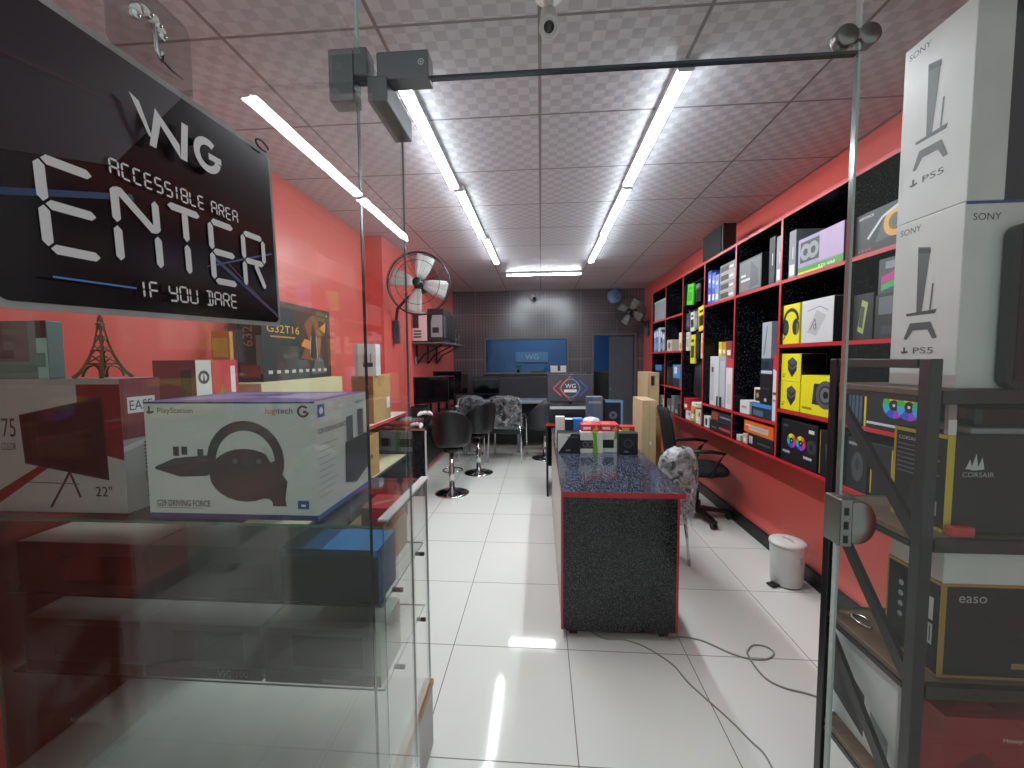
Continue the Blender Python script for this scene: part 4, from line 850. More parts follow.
inside('keyboard_carton', 'black carton with bright blue top inside the glass counter, upper shelf', -.735, -.455, 1.055, 1.19, GS[0], .155, '24292a', {'top': [('r', 0, 0, 1, 1, '2d86d0')], 'front': [('r', 0, .88, 1, 1, '2d86d0'), ('r', .05, .25, .50, .72, '0d0e10')], 'right': [('r', 0, 0, 1, 1, '2a5f94')]})
inside('grey_carton', 'long whitish carton inside the glass counter, just left of the blue topped one', -1.13, -.745, 1.055, 1.20, GS[0], .155, 'd2d3cd', {'front': [('r', .45, .2, .95, .7, '6d7173')]}, 'whitish cartons on the upper glass shelf')
inside('grey_carton', 'long whitish carton with a dark window inside the glass counter, by its left end', -1.56, -1.14, 1.055, 1.20, GS[0], .155, 'cdcbc4', {'front': [('r', .35, .2, .9, .75, '3a2626')]}, 'whitish cartons on the upper glass shelf')
inside('tan_carton', 'tan carton behind the blue topped one on the upper glass shelf', -.66, -.50, 1.25, 1.435, GS[0], .12, 'b39a6a')
carton('red_carton', 'red carton lying on the tan one inside the glass counter, by its right end', 'box', -.61, -.505, 1.29, 1.43, GS[0]+.1215, GS[0]+.186, 'b42a2e', {'top': [('p', [(.3, .2), (.8, .5), (.7, .6), (.25, .35)], 'd88a80')]})
inside('flat_box', 'flat white carton with drawn lines behind the right hand carton of the lower glass shelf', -.78, -.60, 1.24, 1.42, GS[1], .165, 'd5d8d7', {'top': [('l', [(.1, .1), (.5, .9)], .006, '7d8284'), ('r', .5, .2, .9, .7, '55585a')]})
for k, (x0, x1, l) in enumerate(((-.80, -.455, 'wide grey carton with a brown band at the right end of the lower glass shelf'), (-1.17, -.81, 'wide grey carton with lettering on a brown band, middle of lower glass shelf'), (-1.56, -1.18, 'wide grey carton with a brown band at the left end of the lower glass shelf'))):
    inside('wide_carton', l, x0, x1, 1.055, 1.22, GS[1], .165, 'c9cac4', {'front': [('r', 0, 0, 1, .20, '8c7670'), ('r', .25, .32, .85, .88, '8b8e8c')] + ([('t', 'VIC 100', .62, .05, .020, 'eceeee')] if k == 1 else [('r', .5, .04, 0.720, 0.100, 'c9c0bc')] if k == 0 else [])}, 'wide cartons on the lower glass shelf')
# ---- driving wheel carton
WX0_, WX1_, WY0_, WY1_, WZ0_, WZ1_ = -1.115, -.615, 1.045, 1.375, GT+.001, 1.398
dk, dk_reflect = '17181b', '2a1a1c'  # second tone has the red reflection over the wheel body put into its colour
wheel = [('r', 0, 0, 1, .045, '23306e'), ('r', 0, .985, 1, 1, '23306e'), ('l', [(.035, .905), (.035, .965)], .006, '33363a'), ('l', [(.02, .915), (.035, .905), (.062, .918)], .006, '33363a'), ('t', 'PlayStation', .085, .89, .020, .21, '1c1e22'), ('t', 'logitech', .72, .885, .022, .155, '1c1e22'), ('t', 'logi', .72, .885, .022, .066, 'c2582c'), ('g', .935, .92, .011, .017, 40, 350, '232427'), ('r', .935, .905, .957, .925, '232427'),
  ('p', [(.05, .445), (.17, .52), (.38, .55), (.42, .44), (.36, .37), (.20, .36), (.05, .425)], dk), ('p', [(.05, .445), (.17, .52), (.38, .55), (.40, .50), (.2, .47)], '3a2a2c'),
  ('r', .165, .54, .20, .62, dk), ('r', .215, .55, .25, .62, dk), ('r', .31, .50, .345, .60, '35373b'),
  ('p', [(.38, .46), (.42, .28), (.55, .20), (.72, .18), (.76, .13), (.81, .15), (.83, .33), (.78, .44), (.6, .5)], dk_reflect),
  ('e', .585, .38, .105, .075, dk_reflect), ('g', .59, .50, .086, .113, -45, 245, dk), ('p', [(.43, .47), (.49, .58), (.58, .55), (.67, .585), (.735, .55), (.73, .44), (.60, .36), (.46, .39)], dk), ('c', .60, .5, .018, '2c2d31'), ('l', [(.70, .62), (.75, .50)], .012, 'b9bcbd'), ('c', .53, .50, .008, '50545a'), ('c', .67, .5, .008, '50545a'), ('p', [(.73, .33), (.80, .33), (.82, .12), (.74, .12)], dk_reflect),
  ('t', 'G29 DRIVING FORCE', .05, .105, .018, .32, '26282c'), ('r', .05, .09, .33, .094, '6d7074'), ('r', .885, .10, .95, .17, '23408a'), ('l', [(.905, .13), (.93, .13)], .006, 'e5e8ee')]
side = [('r', 0, 0, 1, .045, '2a4f9e'), ('r', .04, .86, .15, .97, '2a4f9e'), ('c', .095, .915, .010, 'dfe4ee'), ('t', 'logitech', .72, .90, .014, .2, '6d7074'), ('t', 'G29 DRIVING FORCE', .04, .72, .014, .50, '3a3d42')] + [('r', .04, .62-.055*k, .34-.05*(k % 3), .632-.055*k, 'a9b0b8') for k in range(9)] + [('p', [(.48, .18), (.50, .56), (.96, .58), (1., .22), (.7, .12)], '202226'), ('r', .53, .56, .66, .80, '54585e'), ('r', .76, .58, .89, .84, '54585e'), ('p', [(.48, .18), (1, .22), (.7, .12)], '3a3d42')]
carton('driving_wheel_box', 'white game wheel carton with a printed steering wheel, on the glass counter', 'box', WX0_, WX1_, WY0_, WY1_, WZ0_, WZ1_, 'c9cbc9', {'front': wheel, 'right': side, 'top': [('r', 0, 0, 1, 1, '6a62a0'), ('p', [(.1, .1), (.5, .3), (.4, .9), (.1, .8)], '938cc0'), ('p', [(.5, .4), (.95, .2), (.9, .9), (.6, .8)], 'a9a6cc'), ('r', .3, .5, .6, .7, '4e4a80')]})
# ---- 22 inch monitor carton
carton('monitor_carton', 'grey and red monitor carton showing a large screen, at the left on the glass counter', 'box', -1.693, -1.205, 1.065, 1.185, GT+.001, 1.462, 'a3a5a4', {'front': [('p', [(.84, .45), (1, .40), (1, 1), (.72, 1), (.72, .75)], '6b1a20'), ('p', [(.10, .02), (.45, .30), (.58, .40), (.48, .38), (.10, .12)], '7a2226'), ('t', 'V75', .15, .57, .055, .155, '26282b'), ('t', 'COLOR', .20, .47, .022, .10, '3a3c3f'), ('p', [(.335, .735), (.885, .87), (.895, .25), (.35, .37)], '24262a'), ('p', [(.345, .72), (.875, .85), (.885, .275), (.36, .385)], '0d0e11'), ('p', [(.42, .56), (.75, .62), (.75, .42), (.44, .43)], '2b2320'), ('l', [(.64, .31), (.50, .04)], .007, '2c2e31'), ('l', [(.64, .31), (.70, .12)], .007, '2c2e31'), ('l', [(.36, .23), (.70, .22)], .003, '55585a'), ('t', '22"', .80, .13, .030, '2b2d30'), ('r', 0, .96, 1, 1, '9a9c9b')],
  'right': [('r', 0, .55, 1, 1, '7c1e28'), ('p', [(0, .46), (1, .53), (1, .57), (0, .50)], 'c9c9c9'), ('r', .15, .74, .85, .86, 'd6d8da'), ('t', 'EASE', .20, .76, .030, .58, '33425a')] + [('r', .5, .50-.028*k, .95, .515-.028*k, '3a3c3f') for k in range(8)] + [('r', .5+.05*k, .2, .52+.05*k, .28, '26282b') for k in range(9)] + [('t', '22"', .5, .08, .022, '26282b')]})
carton('teal_carton', 'dark grey carton with teal end, lying on the monitor carton at the left edge', 'box', -1.67, -1.428, 1.07, 1.112, 1.4625, 1.632, '5f7d7b', {'front': [('r', 0, .3, .76, 1, '56615f'), ('r', 0, .35, .55, .5, '33383a'), ('r', .25, .45, .42, .9, '454b4c'), ('r', .86, .70, 1, 1, '2f3436'), ('r', .86, .0, 1, .70, '8fc7bd'), ('r', 0.850, .2, .97, 0.450, '4f8f86'), ('r', 0, 0, .85, .28, '4f8278')]})
# ---- Eiffel tower souvenir
et = thing('tower_figurine', 'bronze lattice tower figurine standing on the monitor carton', 'figurine', (-1.333, 1.135, 1.4625))
M_bronze = mat('bronze', '6d5a44', .42, .7, var=.2, scale=60)
prof = [(.046, 0), (.034, .018), (.025, .042), (.0175, .070), (.0115, .10), (.007, .135), (.0045, .165), (.003, .185)]
for sx_, sy_ in ((1, 1), (1, -1), (-1, 1), (-1, -1)):
    mb = MB(); mb.tube([(sx_*r, sy_*r, z) for r, z in prof], [.0072, .0066, .0058, .0046, .0036, .003, .0025, .0018], M_bronze, square=True)
    mb.build('leg', et)
mb = MB()
for i in range(len(prof)-1):
    (ra, za), (rb, zb) = prof[i], prof[i+1]
    for (x0, y0), (x1, y1) in (((1, 1), (1, -1)), ((1, -1), (-1, -1)), ((-1, -1), (-1, 1)), ((-1, 1), (1, 1))):
        if i > 1:
            mb.tube([(x0*ra, y0*ra, za), (x1*rb, y1*rb, zb)], .0013, M_bronze, 5); mb.tube([(x1*ra, y1*ra, za), (x0*rb, y0*rb, zb)], .0013, M_bronze, 5)
mb.build('lattice', et)
for z, r in ((.040, .029), (.080, .018), (.16, .008)):
    mb = MB(); mb.box(-r, r, -r, r, z, z+.005, M_bronze); mb.build('platform', et)
for k in range(4):
    a = PI/2*k; mb = MB(); pts = []
    for j in range(9):
        b = PI*j/8; pts.append(Vector((.028*math.cos(b), -.035+.007*math.sin(b), .004+.034*math.sin(b))))
    R = Matrix.Rotation(a, 3, 'Z'); mb.tube([R @ p for p in pts], .0026, M_bronze, 6); mb.build('arch', et)
mb = MB(); mb.tube([(0, 0, .18), (0, 0, .205)], [.0035, .0008], M_bronze, 6); mb.build('spire', et)

# ================================================================== LEFT WALL STOCK
# long low table along the red wall
lt = thing('stock_table', 'long white topped table with red edge along the left red wall', 'table', (-1.49, 2.625, 0))
mb = MB(); mb.box(-.20, .20, -1.145, 1.145, .985, 1.01, M_white, .002, {'right': M_rededge, 'front': M_rededge}); mb.build('table_top', lt)
for y in (-1.13, -.02, 1.11):
    mb = MB(); mb.box(-.19, .19, y, y+.02, 0, .984, M_dkgrey); mb.build('side_panel', lt)
for y0, y1 in ((-1.109, -.021), (.001, 1.109)):
    mb = MB(); mb.box(-.19, .195, y0, y1, .58, .60, M_cream, 0, {'right': M_dkgrey}); mb.build('shelf_board', lt)
mb = MB(); mb.box(-.198, -.191, -1.13, 1.13, 0, .984, M_dkgrey); mb.build('back_panel', lt)
TT = 1.0105
poster = [('r', 0, 0, 1, 1, '2a2d30'), ('p', [(.35, 1), (.6, .1), (1, .1), (1, 1)], '4a2a1c'), ('t', 'G32T16', .06, .60, .045, .42, 'e0b23a'), ('r', .1, .54, .42, .56, 'b98a3a'), ('p', [(.5, .28), (.62, .55), (.56, .75), (.66, .88), (.74, .90), (.84, .62), (.80, .35), (.70, .25)], '8a4a22'), ('p', [(.56, .55), (.50, .45), (.60, .42), (.72, .38), (.74, .5)], 'd98a3a'), ('p', [(.80, .72), (.92, .82), (.90, .66)], 'd98a3a'), ('p', [(.64, .30), (.66, .60), (.70, .80), (.745, .60), (.76, .24)], '2c2f33'), ('c', .70, .84, .016, '6d655c'), ('l', [(.66, .6), (.64, .35)], .009, 'a89c8c'), ('l', [(.745, .6), (.76, .22)], .008, 'a89c8c'), ('p', [(.66, .05), (.9, .06), (.86, .26), (.72, .28)], '5a5e64'), ('r', 0, 0, 1, .05, '1e2022'), ('c', .94, .92, .008, 'b9bcbf')] + [('r', .06+.1*k, .09, .11+.1*k, .13, 'c9c6bb') for k in range(9)]
carton('gaming_monitor_carton', 'black monitor carton with a fiery figure printed, leaning along the left red wall', 'box', -1.645, -1.505, 2.08, 2.79, TT+.385, TT+.385+.46, '26282b', {'right': poster, 'front': [('r', 0, 0, 1, 1, '2c2428'), ('tv', '632T16', .62, .42, .055, 'b0604a'), ('r', .75, .1, 1, .55, '6d7074'), ('r', .1, .05, .9, .2, '8a2a2a')]})
carton('cream_carton', 'cream carton with a dark corner under the fiery figure carton', 'box', -1.66, -1.425, 1.95, 2.79, TT, TT+.384, 'd8cda4', {'right': [('p', [(.45, .0), (.88, .75), (.88, 0)], '4a4d50'), ('r', .1, .45, .35, .80, 'b02a2e'), ('r', .14, .5, .3, .75, 'e8e6e2')]})
carton('graphics_card_carton', 'red carton with a green helmet shape and white strip, behind the wheel carton', 'box', -1.575, -1.39, 1.525, 1.75, TT, 1.515, 'b8323a', {'front': [('r', 0, .6, 1, 1, '8c2a34'), ('p', [(.2, 0), (.8, 0), (.75, .6), (.35, .62)], 'b08a4a'), ('r', .65, .68, .9, .92, '4a1620')],
 'right': [('r', 0, 0, .34, 1, 'dcdcde'), ('g', .17, .86, .016, .028, 0, 360, '3a3c40'), ('p', [(.14, .82), (.17, .90), (.20, .82)], '3a3c40'), ('c', .17, .70, .008, '6a6c80'), ('c', .17, .60, .008, '6a6c80'), ('r', .34, 0, 1, .62, 'd2692e'), ('p', [(.34, .62), (1, .62), (1, 1), (.34, 1), (.37, .8)], 'cf3a44'), ('p', [(.30, .0), (.34, .62), (.52, .70), (.60, .80), (.70, .68), (.92, .50), (.95, .2), (.85, 0)], '7d8a24'), ('p', [(.62, .1), (.88, .1), (.86, .5), (.66, .52)], '2c3226'), ('r', 0.810, .70, .93, 0.950, 'f0e6e2')]})
carton('orange_carton', 'orange and yellow carton between the helmet carton and the fiery figure carton', 'box', -1.66, -1.56, 1.92, 1.945, TT, 1.66, 'd0902e', {'front': [('r', .1, .55, .9, .75, 'c23a2c'), ('r', .1, .8, .9, .95, 'd8c83a')]})
carton('brown_carton', 'brown cardboard carton under the small white speaker carton by the red pillar', 'carton', -1.475, -1.30, 3.03, 3.38, TT, 1.385, M_card, {'front': [('r', .35, .55, .8, .66, '4a2c1e'), ('r', 0, 0, .06, 1, '9c7848')], 'right': [('r', .75, .25, .95, .5, 'e2e0dc'), ('l', [(0, .92), (1, .92)], .006, '9c7848')]}, fm={'front': '8c5a3a'})
carton('webcam_carton', 'small white carton with a black device picture on top of brown cardboard', 'box', -1.46, -1.285, 3.06, 3.15, 1.386, 1.635, 'd8d6d4', {'front': [('r', .40, .28, .85, .42, '3a3d42'), ('r', .42, .40, .48, .72, '8a8d90'), ('r', .52, .40, .58, .72, '8a8d90'), ('r', .72, .40, .78, .72, '8a8d90'), ('r', 0, 0, .16, 1, 'c9a9a6')]})
carton('open_carton', 'cardboard carton on the lower shelf of the stock table', 'carton', -1.50, -1.305, 2.76, 3.12, .601, .93, M_card, {'right': [('c', .6, .5, .02, '4a3a2a')], 'front': [('r', .1, .1, .5, .8, 'b89260')]})
carton('white_slim_carton', 'slim white carton standing on the lower shelf before the cardboard carton', 'box', -1.40, -1.33, 2.72, 2.745, .601, .80, 'd4d4d3', {'front': [('c', .5, .8, .01, '8a8d90')]})
# ---- wall fans
M_fanblade = mat('fan_blade', 'b9bcba', .35); M_fanblack = mat('fan_black', '1b1b1e', .4)
def wall_fan(label, hub, R, yaw_, wallpt, blade=M_fanblade, phase=.35, tilt=.15):
    t = thing('wall_fan', label, 'fan', hub, yaw_, 'wall fans')
    mb = MB()
    for r in (R,): mb.ring((0, 0, 0), r, .0075, M_fanblack, 'y', 48)
    for q, yy in ((.985, -.06), (.7, -.085), (.985, .05)): mb.ring((0, yy, 0), R*q, .003, M_fanblack, 'y', 40)
    for k in range(24):
        a = 2*PI*k/24; c, s_ = math.cos(a), math.sin(a)
        mb.tube([(.05*c, -.10, .05*s_), (R*.7*c, -.085, R*.7*s_), (R*.985*c, -.06, R*.985*s_), (R*c, 0, R*s_)], .0011, M_fanblack, 5)
        if k % 2 == 0: mb.tube([(.06*c, .09, .06*s_), (R*.8*c, .075, R*.8*s_), (R*c, 0, R*s_)], .0011, M_fanblack, 5)
    mb.lathe([(0, -.104), (.04, -.104), (.045, -.098), (0, -.094)], M_fanblack, (0, 0, 0), 'y', 20)
    mb.build('cage', t)
    for k in range(4):
        a = PI/2*k+phase; mb = MB(); rows = []
        for q, wd in ((.16, .045), (.35, .075), (.6, .10), (.85, .115), (.93, .09)):
            row = []
            for e, tw in ((-1, 1), (-.5, .6), (0, 0), (.5, -.6), (1, -1)):
                rr_, ww = R*q, R*wd*2.6*e
                row.append((rr_*math.cos(a)-ww*math.sin(a)+0*q, .022*tw*e*e*1.0*(1 if tw > 0 else 1), rr_*math.sin(a)+ww*math.cos(a)))
            rows.append(row)
        up_ = [[(p[0], p[1]-.0015, p[2]) for p in r] + [(p[0], p[1]+.0015, p[2]) for p in r[::-1]] for r in rows]
        mb.loft(up_, blade); mb.build('blade', t)
    mb = MB(); mb.lathe([(0, -.03), (.03, -.03), (.042, -.018), (.042, .02), (0, .02)], M_fanblack, ax='y', n=20); mb.build('hub', t)
    mb = MB(); mb.lathe([(0, .095), (.055, .095), (.068, .11), (.068, .20), (.05, .235), (0, .24)], M_fanblack, ax='y', n=24); mb.build('motor', t)
    W = Matrix.Rotation(-yaw_, 3, 'Z') @ (Vector(wallpt)-Vector(hub))
    mb = MB(); mb.tube([(0, .21, -.02), (W.x*.55, .20+(W.y-.2)*.3, -.10), (W.x*.92, .20+(W.y-.2)*.7, -.20), (W.x, W.y, -.30), (W.x, W.y, W.z+.1)], .016, M_fanblack, 10); mb.build('arm', t)
    mb = MB(); mb.box(W.x-.03, W.x+.03, W.y-.035, W.y+.035, W.z-.12, W.z+.12, mat('fan_bracket', '3a4656', .4), .008); mb.build('bracket', t)
    return t
wall_fan('white bladed wall fan in a black ring cage on the left red pillar', (-1.16, 3.82, 2.235), .295, .12, (-1.50, 4.12, 1.80), phase=1.31)
wall_fan('grey bladed wall fan in the far right corner by the clock', (1.44, 6.62, 2.25), .23, -.5, (1.755, 6.85, 2.0), mat('fan_blade_grey', '77787a', .45), phase=1.0)
# ---- left shelf with PC cases
ls = thing('bracket_shelf', 'wall shelf on black brackets holding computer cases, left beyond the red pillar', 'shelf', (-1.345, 5.42, 1.70))
mb = MB(); mb.box(-.215, .2, -.68, .72, 0, .022, mat('shelf_grey', '55565a', .4), .002); mb.build('shelf_board', ls)
for y in (-.45, .05, .5):
    mb = MB(); mb.box(-.214, -.20, y-.015, y+.015, -.25, -.001, M_steel); mb.tube([(-.205, y, -.24), (-.12, y, -.13), (.12, y, -.008)], .010, M_steel, 6); mb.build('bracket', ls)
SZ = 1.7225
def pc_case(label, x0, x1, y0, y1, h, c, front, kind):
    t = thing('computer_case', label, 'computer case', ((x0+x1)/2, (y0+y1)/2, SZ), 0, 'computer cases on the wall shelf')
    a, b = (x1-x0)/2, (y1-y0)/2
    mb = MB(); mb.box(-a, a, -b, b, .012, h, ink(c, .35), .004); F = frames(-a, a, -b, b, .012, h); mb.ops(F['front'], kind); mb.ops(F['right'], front); ch_ = mb.build('chassis', t)
    mb = MB()
    for sx_ in (-1, 1):
        for sy_ in (-1, 1): mb.box(sx_*(a-.03)-.012, sx_*(a-.03)+.012, sy_*(b-.05)-.012, sy_*(b-.05)+.012, 0, .012, M_black)
    mb.build('feet', t)
    mb = MB(); mb.box(a, a+.004, -b+.01, b-.01, .03, h-.01, glass('smoked_glass', (.25, .26, .28), .06)); mb.build('side_glass', ch_)
rear = [('r', .1, .55, .9, .9, '2a2b30')] + [('r', .12, .12+.1*k, .88, .17+.1*k, '1b1c20') for k in range(4)]
pc_case('pinkish white computer case with dark slots, at the wall end of the shelf front', -1.555, -1.372, 4.80, 5.20, .36, 'd3bcbc', [('r', .1, .1, .9, .9, '38393e')], [('r', .04, .45, .45, .95, '3a3236'), ('r', .5, .3, .95, .95, 'd8c0c0')] + [('r', .1, .12+.1*k, .62, .17+.1*k, '2a2428') for k in range(3)])
pc_case('dark computer case with a grey window and white side strip on the wall shelf', -1.364, -1.165, 4.80, 5.20, .40, '26272b', [('r', .02, .1, .30, .78, 'd8d8de'), ('r', .4, .08, .95, .9, '303238')], [('r', .22, .12, .92, .80, '8a8c92'), ('p', [(.05, .1), (.30, .8), (.05, .8)], '17181b'), ('r', .3, .25, .7, .42, '26272c')])
pc_case('plain charcoal computer case, farthest on the wall shelf', -1.555, -1.19, 5.30, 5.60, .38, '2b2c30', [('r', .1, .1, .9, .9, '3a3c40')], [('r', .3, .05, .34, .95, '45474c')])
carton('white_strip_box', 'narrow white carton at the far end of the wall shelf', 'box', -1.30, -1.22, 5.68, 5.76, SZ, SZ+.22, 'cfc9c4', {'front': [('r', .2, .1, .8, .4, 'a9a09a')]})
t = thing('desk_speaker', 'small dark speaker at the end of the wall shelf beside the narrow white carton', 'speaker', (-1.26, 5.92, SZ))
mb = MB(); mb.box(-.07, .07, -.06, .06, 0, .17, M_dkgrey, .02); mb.build('cabinet', t); mb = MB(); mb.lathe([(0, -.068), (.04, -.068), (.045, -.061), (0, -.061)], M_black, (0, 0, .07), 'y', 20); mb.build('cone', t)
# wall sockets
for y, l in ((4.95, 'grey wall socket under the bracket shelf'), ):
    t = thing('wall_socket', l, 'socket', (-1.559, y, 1.50)); mb = MB(); mb.box(-.005, .014, -.045, .045, -.045, .045, M_grey, .004); mb.build('plate', t); mb = MB(); mb.box(.0142, .0155, -.02, .02, -.02, .02, M_black); mb.build('outlet', t)

# ================================================================== LEFT GAMING DESK
gd = thing('gaming_desk', 'black speckled desk along the left wall under the monitors', 'desk', (-1.42, 5.40, 0))
mb = MB(); mb.box(-.11, .165, -1.15, 1.2, .735, .76, M_speck, .002, {'front': M_oak, 'right': M_black}); mb.build('desk_top', gd)
mb = MB(); mb.box(-.11, .15, -1.13, -1.11, 0, .734, M_crackle); mb.build('end_panel', gd)
mb = MB(); mb.box(.15, .165, -1.132, -1.108, 0, .734, M_white); mb.build('edge_strip', gd)
mb = MB(); mb.box(-.11, .145, 1.15, 1.17, 0, .734, M_black); mb.build('end_panel', gd)
mb = MB(); mb.box(-.11, -.09, -1.10, 1.14, .1, .734, M_black); mb.build('back_panel', gd)
DZ_ = .7605
def desk_monitor(label, loc, rot, w_=.56, h=.34, zlift=.12, screen=M_screen, cat='monitor'):
    t = thing('desktop_monitor', label, 'monitor', loc, rot, 'black monitors on the desks')
    mb = MB(); mb.box(-w_/2, w_/2, -.012, .02, zlift, zlift+h, M_black, .006); hs = mb.build('housing', t)
    mb = MB(); mb.box(-w_/2+.012, w_/2-.012, -.0145, -.0122, zlift+.016, zlift+h-.012, screen); mb.build('screen', hs)
    mb = MB(); mb.box(-.07, .07, -.035, .06, 0, .010, M_black, .003); mb.tube([(0, .05, .01), (0, .04, zlift+.1), (0, .021, zlift+.14)], .018, M_black, 8); mb.build('stand', t)
desk_monitor('nearest black monitor on the left desk, just beyond the red pillar', (-1.375, 4.97, DZ_), PI/2-.95, .46, .34, .20)
desk_monitor('second black monitor on the left desk, angled to the aisle', (-1.385, 5.42, DZ_), PI/2-.9, .44, .34, .18)
desk_monitor('third black monitor on the left desk, its tall edge toward the stools', (-1.38, 5.88, DZ_), PI/2-.9, .46, .36, .22)
desk_monitor('farthest black monitor on the left desk by the back corner', (-1.37, 6.38, DZ_), PI/2-.9, .44, .34, .18)
pr = thing('printer', 'black printer on the near end of the left desk', 'printer', (-1.42, 4.63, DZ_))
mb = MB(); mb.hexa([(-.11,-.13,0),(.10,-.13,0),(.10,.14,0),(-.11,.14,0),(-.105,-.09,.19),(.08,-.09,.19),(.08,.12,.19),(-.105,.12,.19)], M_black, .012); mb.build('body', pr)
mb = MB(); mb.box(-.095, .07, -.07, .11, .190, .204, M_blackg, .005); mb.build('scanner_lid', pr)
mb = MB(); mb.box(-.08, .08, -.136, -.128, .03, .08, M_grey, .003); mb.build('paper_slot', pr)
def gamepad(label, loc, rot):
    t = thing('game_controller', label, 'game controller', loc, rot, 'white game controllers on the left desk')
    mb = MB(); rings = []
    for x, ry, rz, zc, yc in ((-.085, .012, .012, .020, -.045), (-.075, .026, .020, .026, -.030), (-.055, .034, .026, .034, -.004), (-.025, .034, .024, .038, .010), (.025, .034, .024, .038, .010), (.055, .034, .026, .034, -.004), (.075, .026, .020, .026, -.030), (.085, .012, .012, .020, -.045)):
        rings.append([(x, yc+ry*math.cos(a), zc+rz*math.sin(a)) for a in [2*PI*k/16 for k in range(16)]])
    mb.loft(rings, M_white); mb.build('shell', t)
    for x, y in ((-.028, -.008), (.028, -.008)):
        mb = MB(); mb.lathe([(.006, .058), (.006, .066), (.010, .068), (.010, .072), (0, .073)], M_black, (x, y, 0), n=14); mb.build('thumbstick', t)
    return t
stand = thing('controller_stand', 'small black stand under a white controller on the left desk corner', 'stand', (-1.305, 4.42, DZ_))
mb = MB(); mb.box(-.05, .05, -.04, .04, 0, .01, M_black, .003); mb.build('base', stand); mb = MB(); mb.box(-.015, .015, -.01, .01, .01, .115, M_black); mb.box(-.04, .04, -.03, .03, .115, .122, M_black, .002); mb.build('upright', stand)
gamepad('white game controller raised on the stand at the left desk corner', (-1.305, 4.42, DZ_+.1105), .3)
gamepad('white game controller lying low on the near edge of the left desk', (-1.36, 4.325, DZ_-.006), -.5)
for k, (y, l) in enumerate(((5.20, 'near'), (5.65, 'far'))):
    t = thing('keyboard', 'black keyboard on the left desk, ' + l + ' one', 'keyboard', (-1.305, y, DZ_), PI/2, 'keyboards on the left desk')
    mb = MB(); mb.box(-.14, .14, -.045, .045, 0, .018, M_black, .004); mb.build('case', t)
    mb = MB()
    for r in range(5):
        for c in range(14): mb.box(-.132+.019*c, -.116+.019*c, -.040+.0163*r, -.026+.0163*r, .0182, .026, M_dkgrey)
    mb.build('keys', t)
t = thing('desk_mouse', 'white mouse on the left desk beyond the keyboards', 'mouse', (-1.295, 6.10, DZ_)); mb = MB(); mb.ball((0, 0, .012), 1, M_white, sc_=(.032, .055, .022)); mb.bm.transform(Matrix.Translation((0, 0, .010))); mb.build('shell', t)
mb = MB(); mb.box(.0-.003, .003, .015, .035, .030, .045, M_black, .001); mb.build('wheel', t)
t = thing('paper_sheet', 'white leaflet standing at the far end of the left desk', 'paper', (-1.33, 6.62-.09, DZ_+.0005))
mb = MB(); mb.hexa([(-.05,0,0),(.05,0,0),(.05,.006,0),(-.05,.006,0),(-.05,.06,.10),(.05,.06,.10),(.05,.066,.10),(-.05,.066,.10)], M_white); mb.build('sheet', t)
# ---- dark desk and partition along the back wall
bd = thing('back_desk', 'pale topped desk with grey legs along the back wall under the blue window', 'desk', (-.33, 6.62, 0))
mb = MB(); mb.box(-.86, .52, -.28, .30, .80, .835, mat('pale_desk', '8d97a6', .35), .003); mb.build('desk_top', bd)
for x in (-.83, -.03, .48):
    mb = MB(); mb.box(x-.02, x+.02, -.26, -.22, 0, .799, mat('desk_leg', '7d8da3', .35), .002); mb.build('leg', bd)
mb = MB(); mb.box(-.85, .5, .25, .27, .08, .799, M_black); mb.build('modesty_panel', bd)
mb = MB(); mb.box(-.86, .52, .30, .33, .836, 1.20, mat('screen_panel', '2b2c31', .5), .004); mb.build('privacy_screen', bd)
carton('back_crate', 'white cardboard tray on the back window sill', 'box', .17, .445, YB-.095, YB-.03, WZ0-.0045, WZ0+.11, 'd3d7da', {'front': [('r', .45, .2, .62, 1, '22252a')]})
t = thing('potted_plant', 'tiny green plant standing at the blue window', 'plant', (-.40, YB-.06, WZ0-.0045))
mb = MB(); mb.lathe([(0, 0), (.025, 0), (.032, .05), (0, .05)], M_black, n=16); mb.build('pot', t)
mb = MB(); rnd = random.Random(5)
for k in range(22):
    a = rnd.uniform(0, 2*PI); l = rnd.uniform(.05, .10); e = rnd.uniform(.02, .05)
    p0 = Vector((0, 0, .05)); p1 = Vector((e*math.cos(a), e*math.sin(a)*.6, .05+l)); n_ = Vector((-math.sin(a), math.cos(a), 0))*.012; mid = (p0+p1)/2+Vector((0,0,.01))
    mb.face([p0, mid-n_, p1, mid+n_], mat('leaf_green', '3d8a3a', .5))
mb.build('leaves', t)
t = thing('sill_tray', 'flat black device on the back window sill', 'electronics', (-.02, YB-.06, WZ0-.0045)); mb = MB(); mb.box(-.16, .12, -.03, .025, 0, .025, M_black, .005); mb.build('body', t); mb = MB(); mb.tube([(.1, 0, .025), (.1, 0, .07)], .004, M_black, 6); mb.build('antenna', t)
desk_monitor('black monitor on the back desk, left beneath the blue window', (-.92, 6.72, .8355), .15, .44, .26, .08)
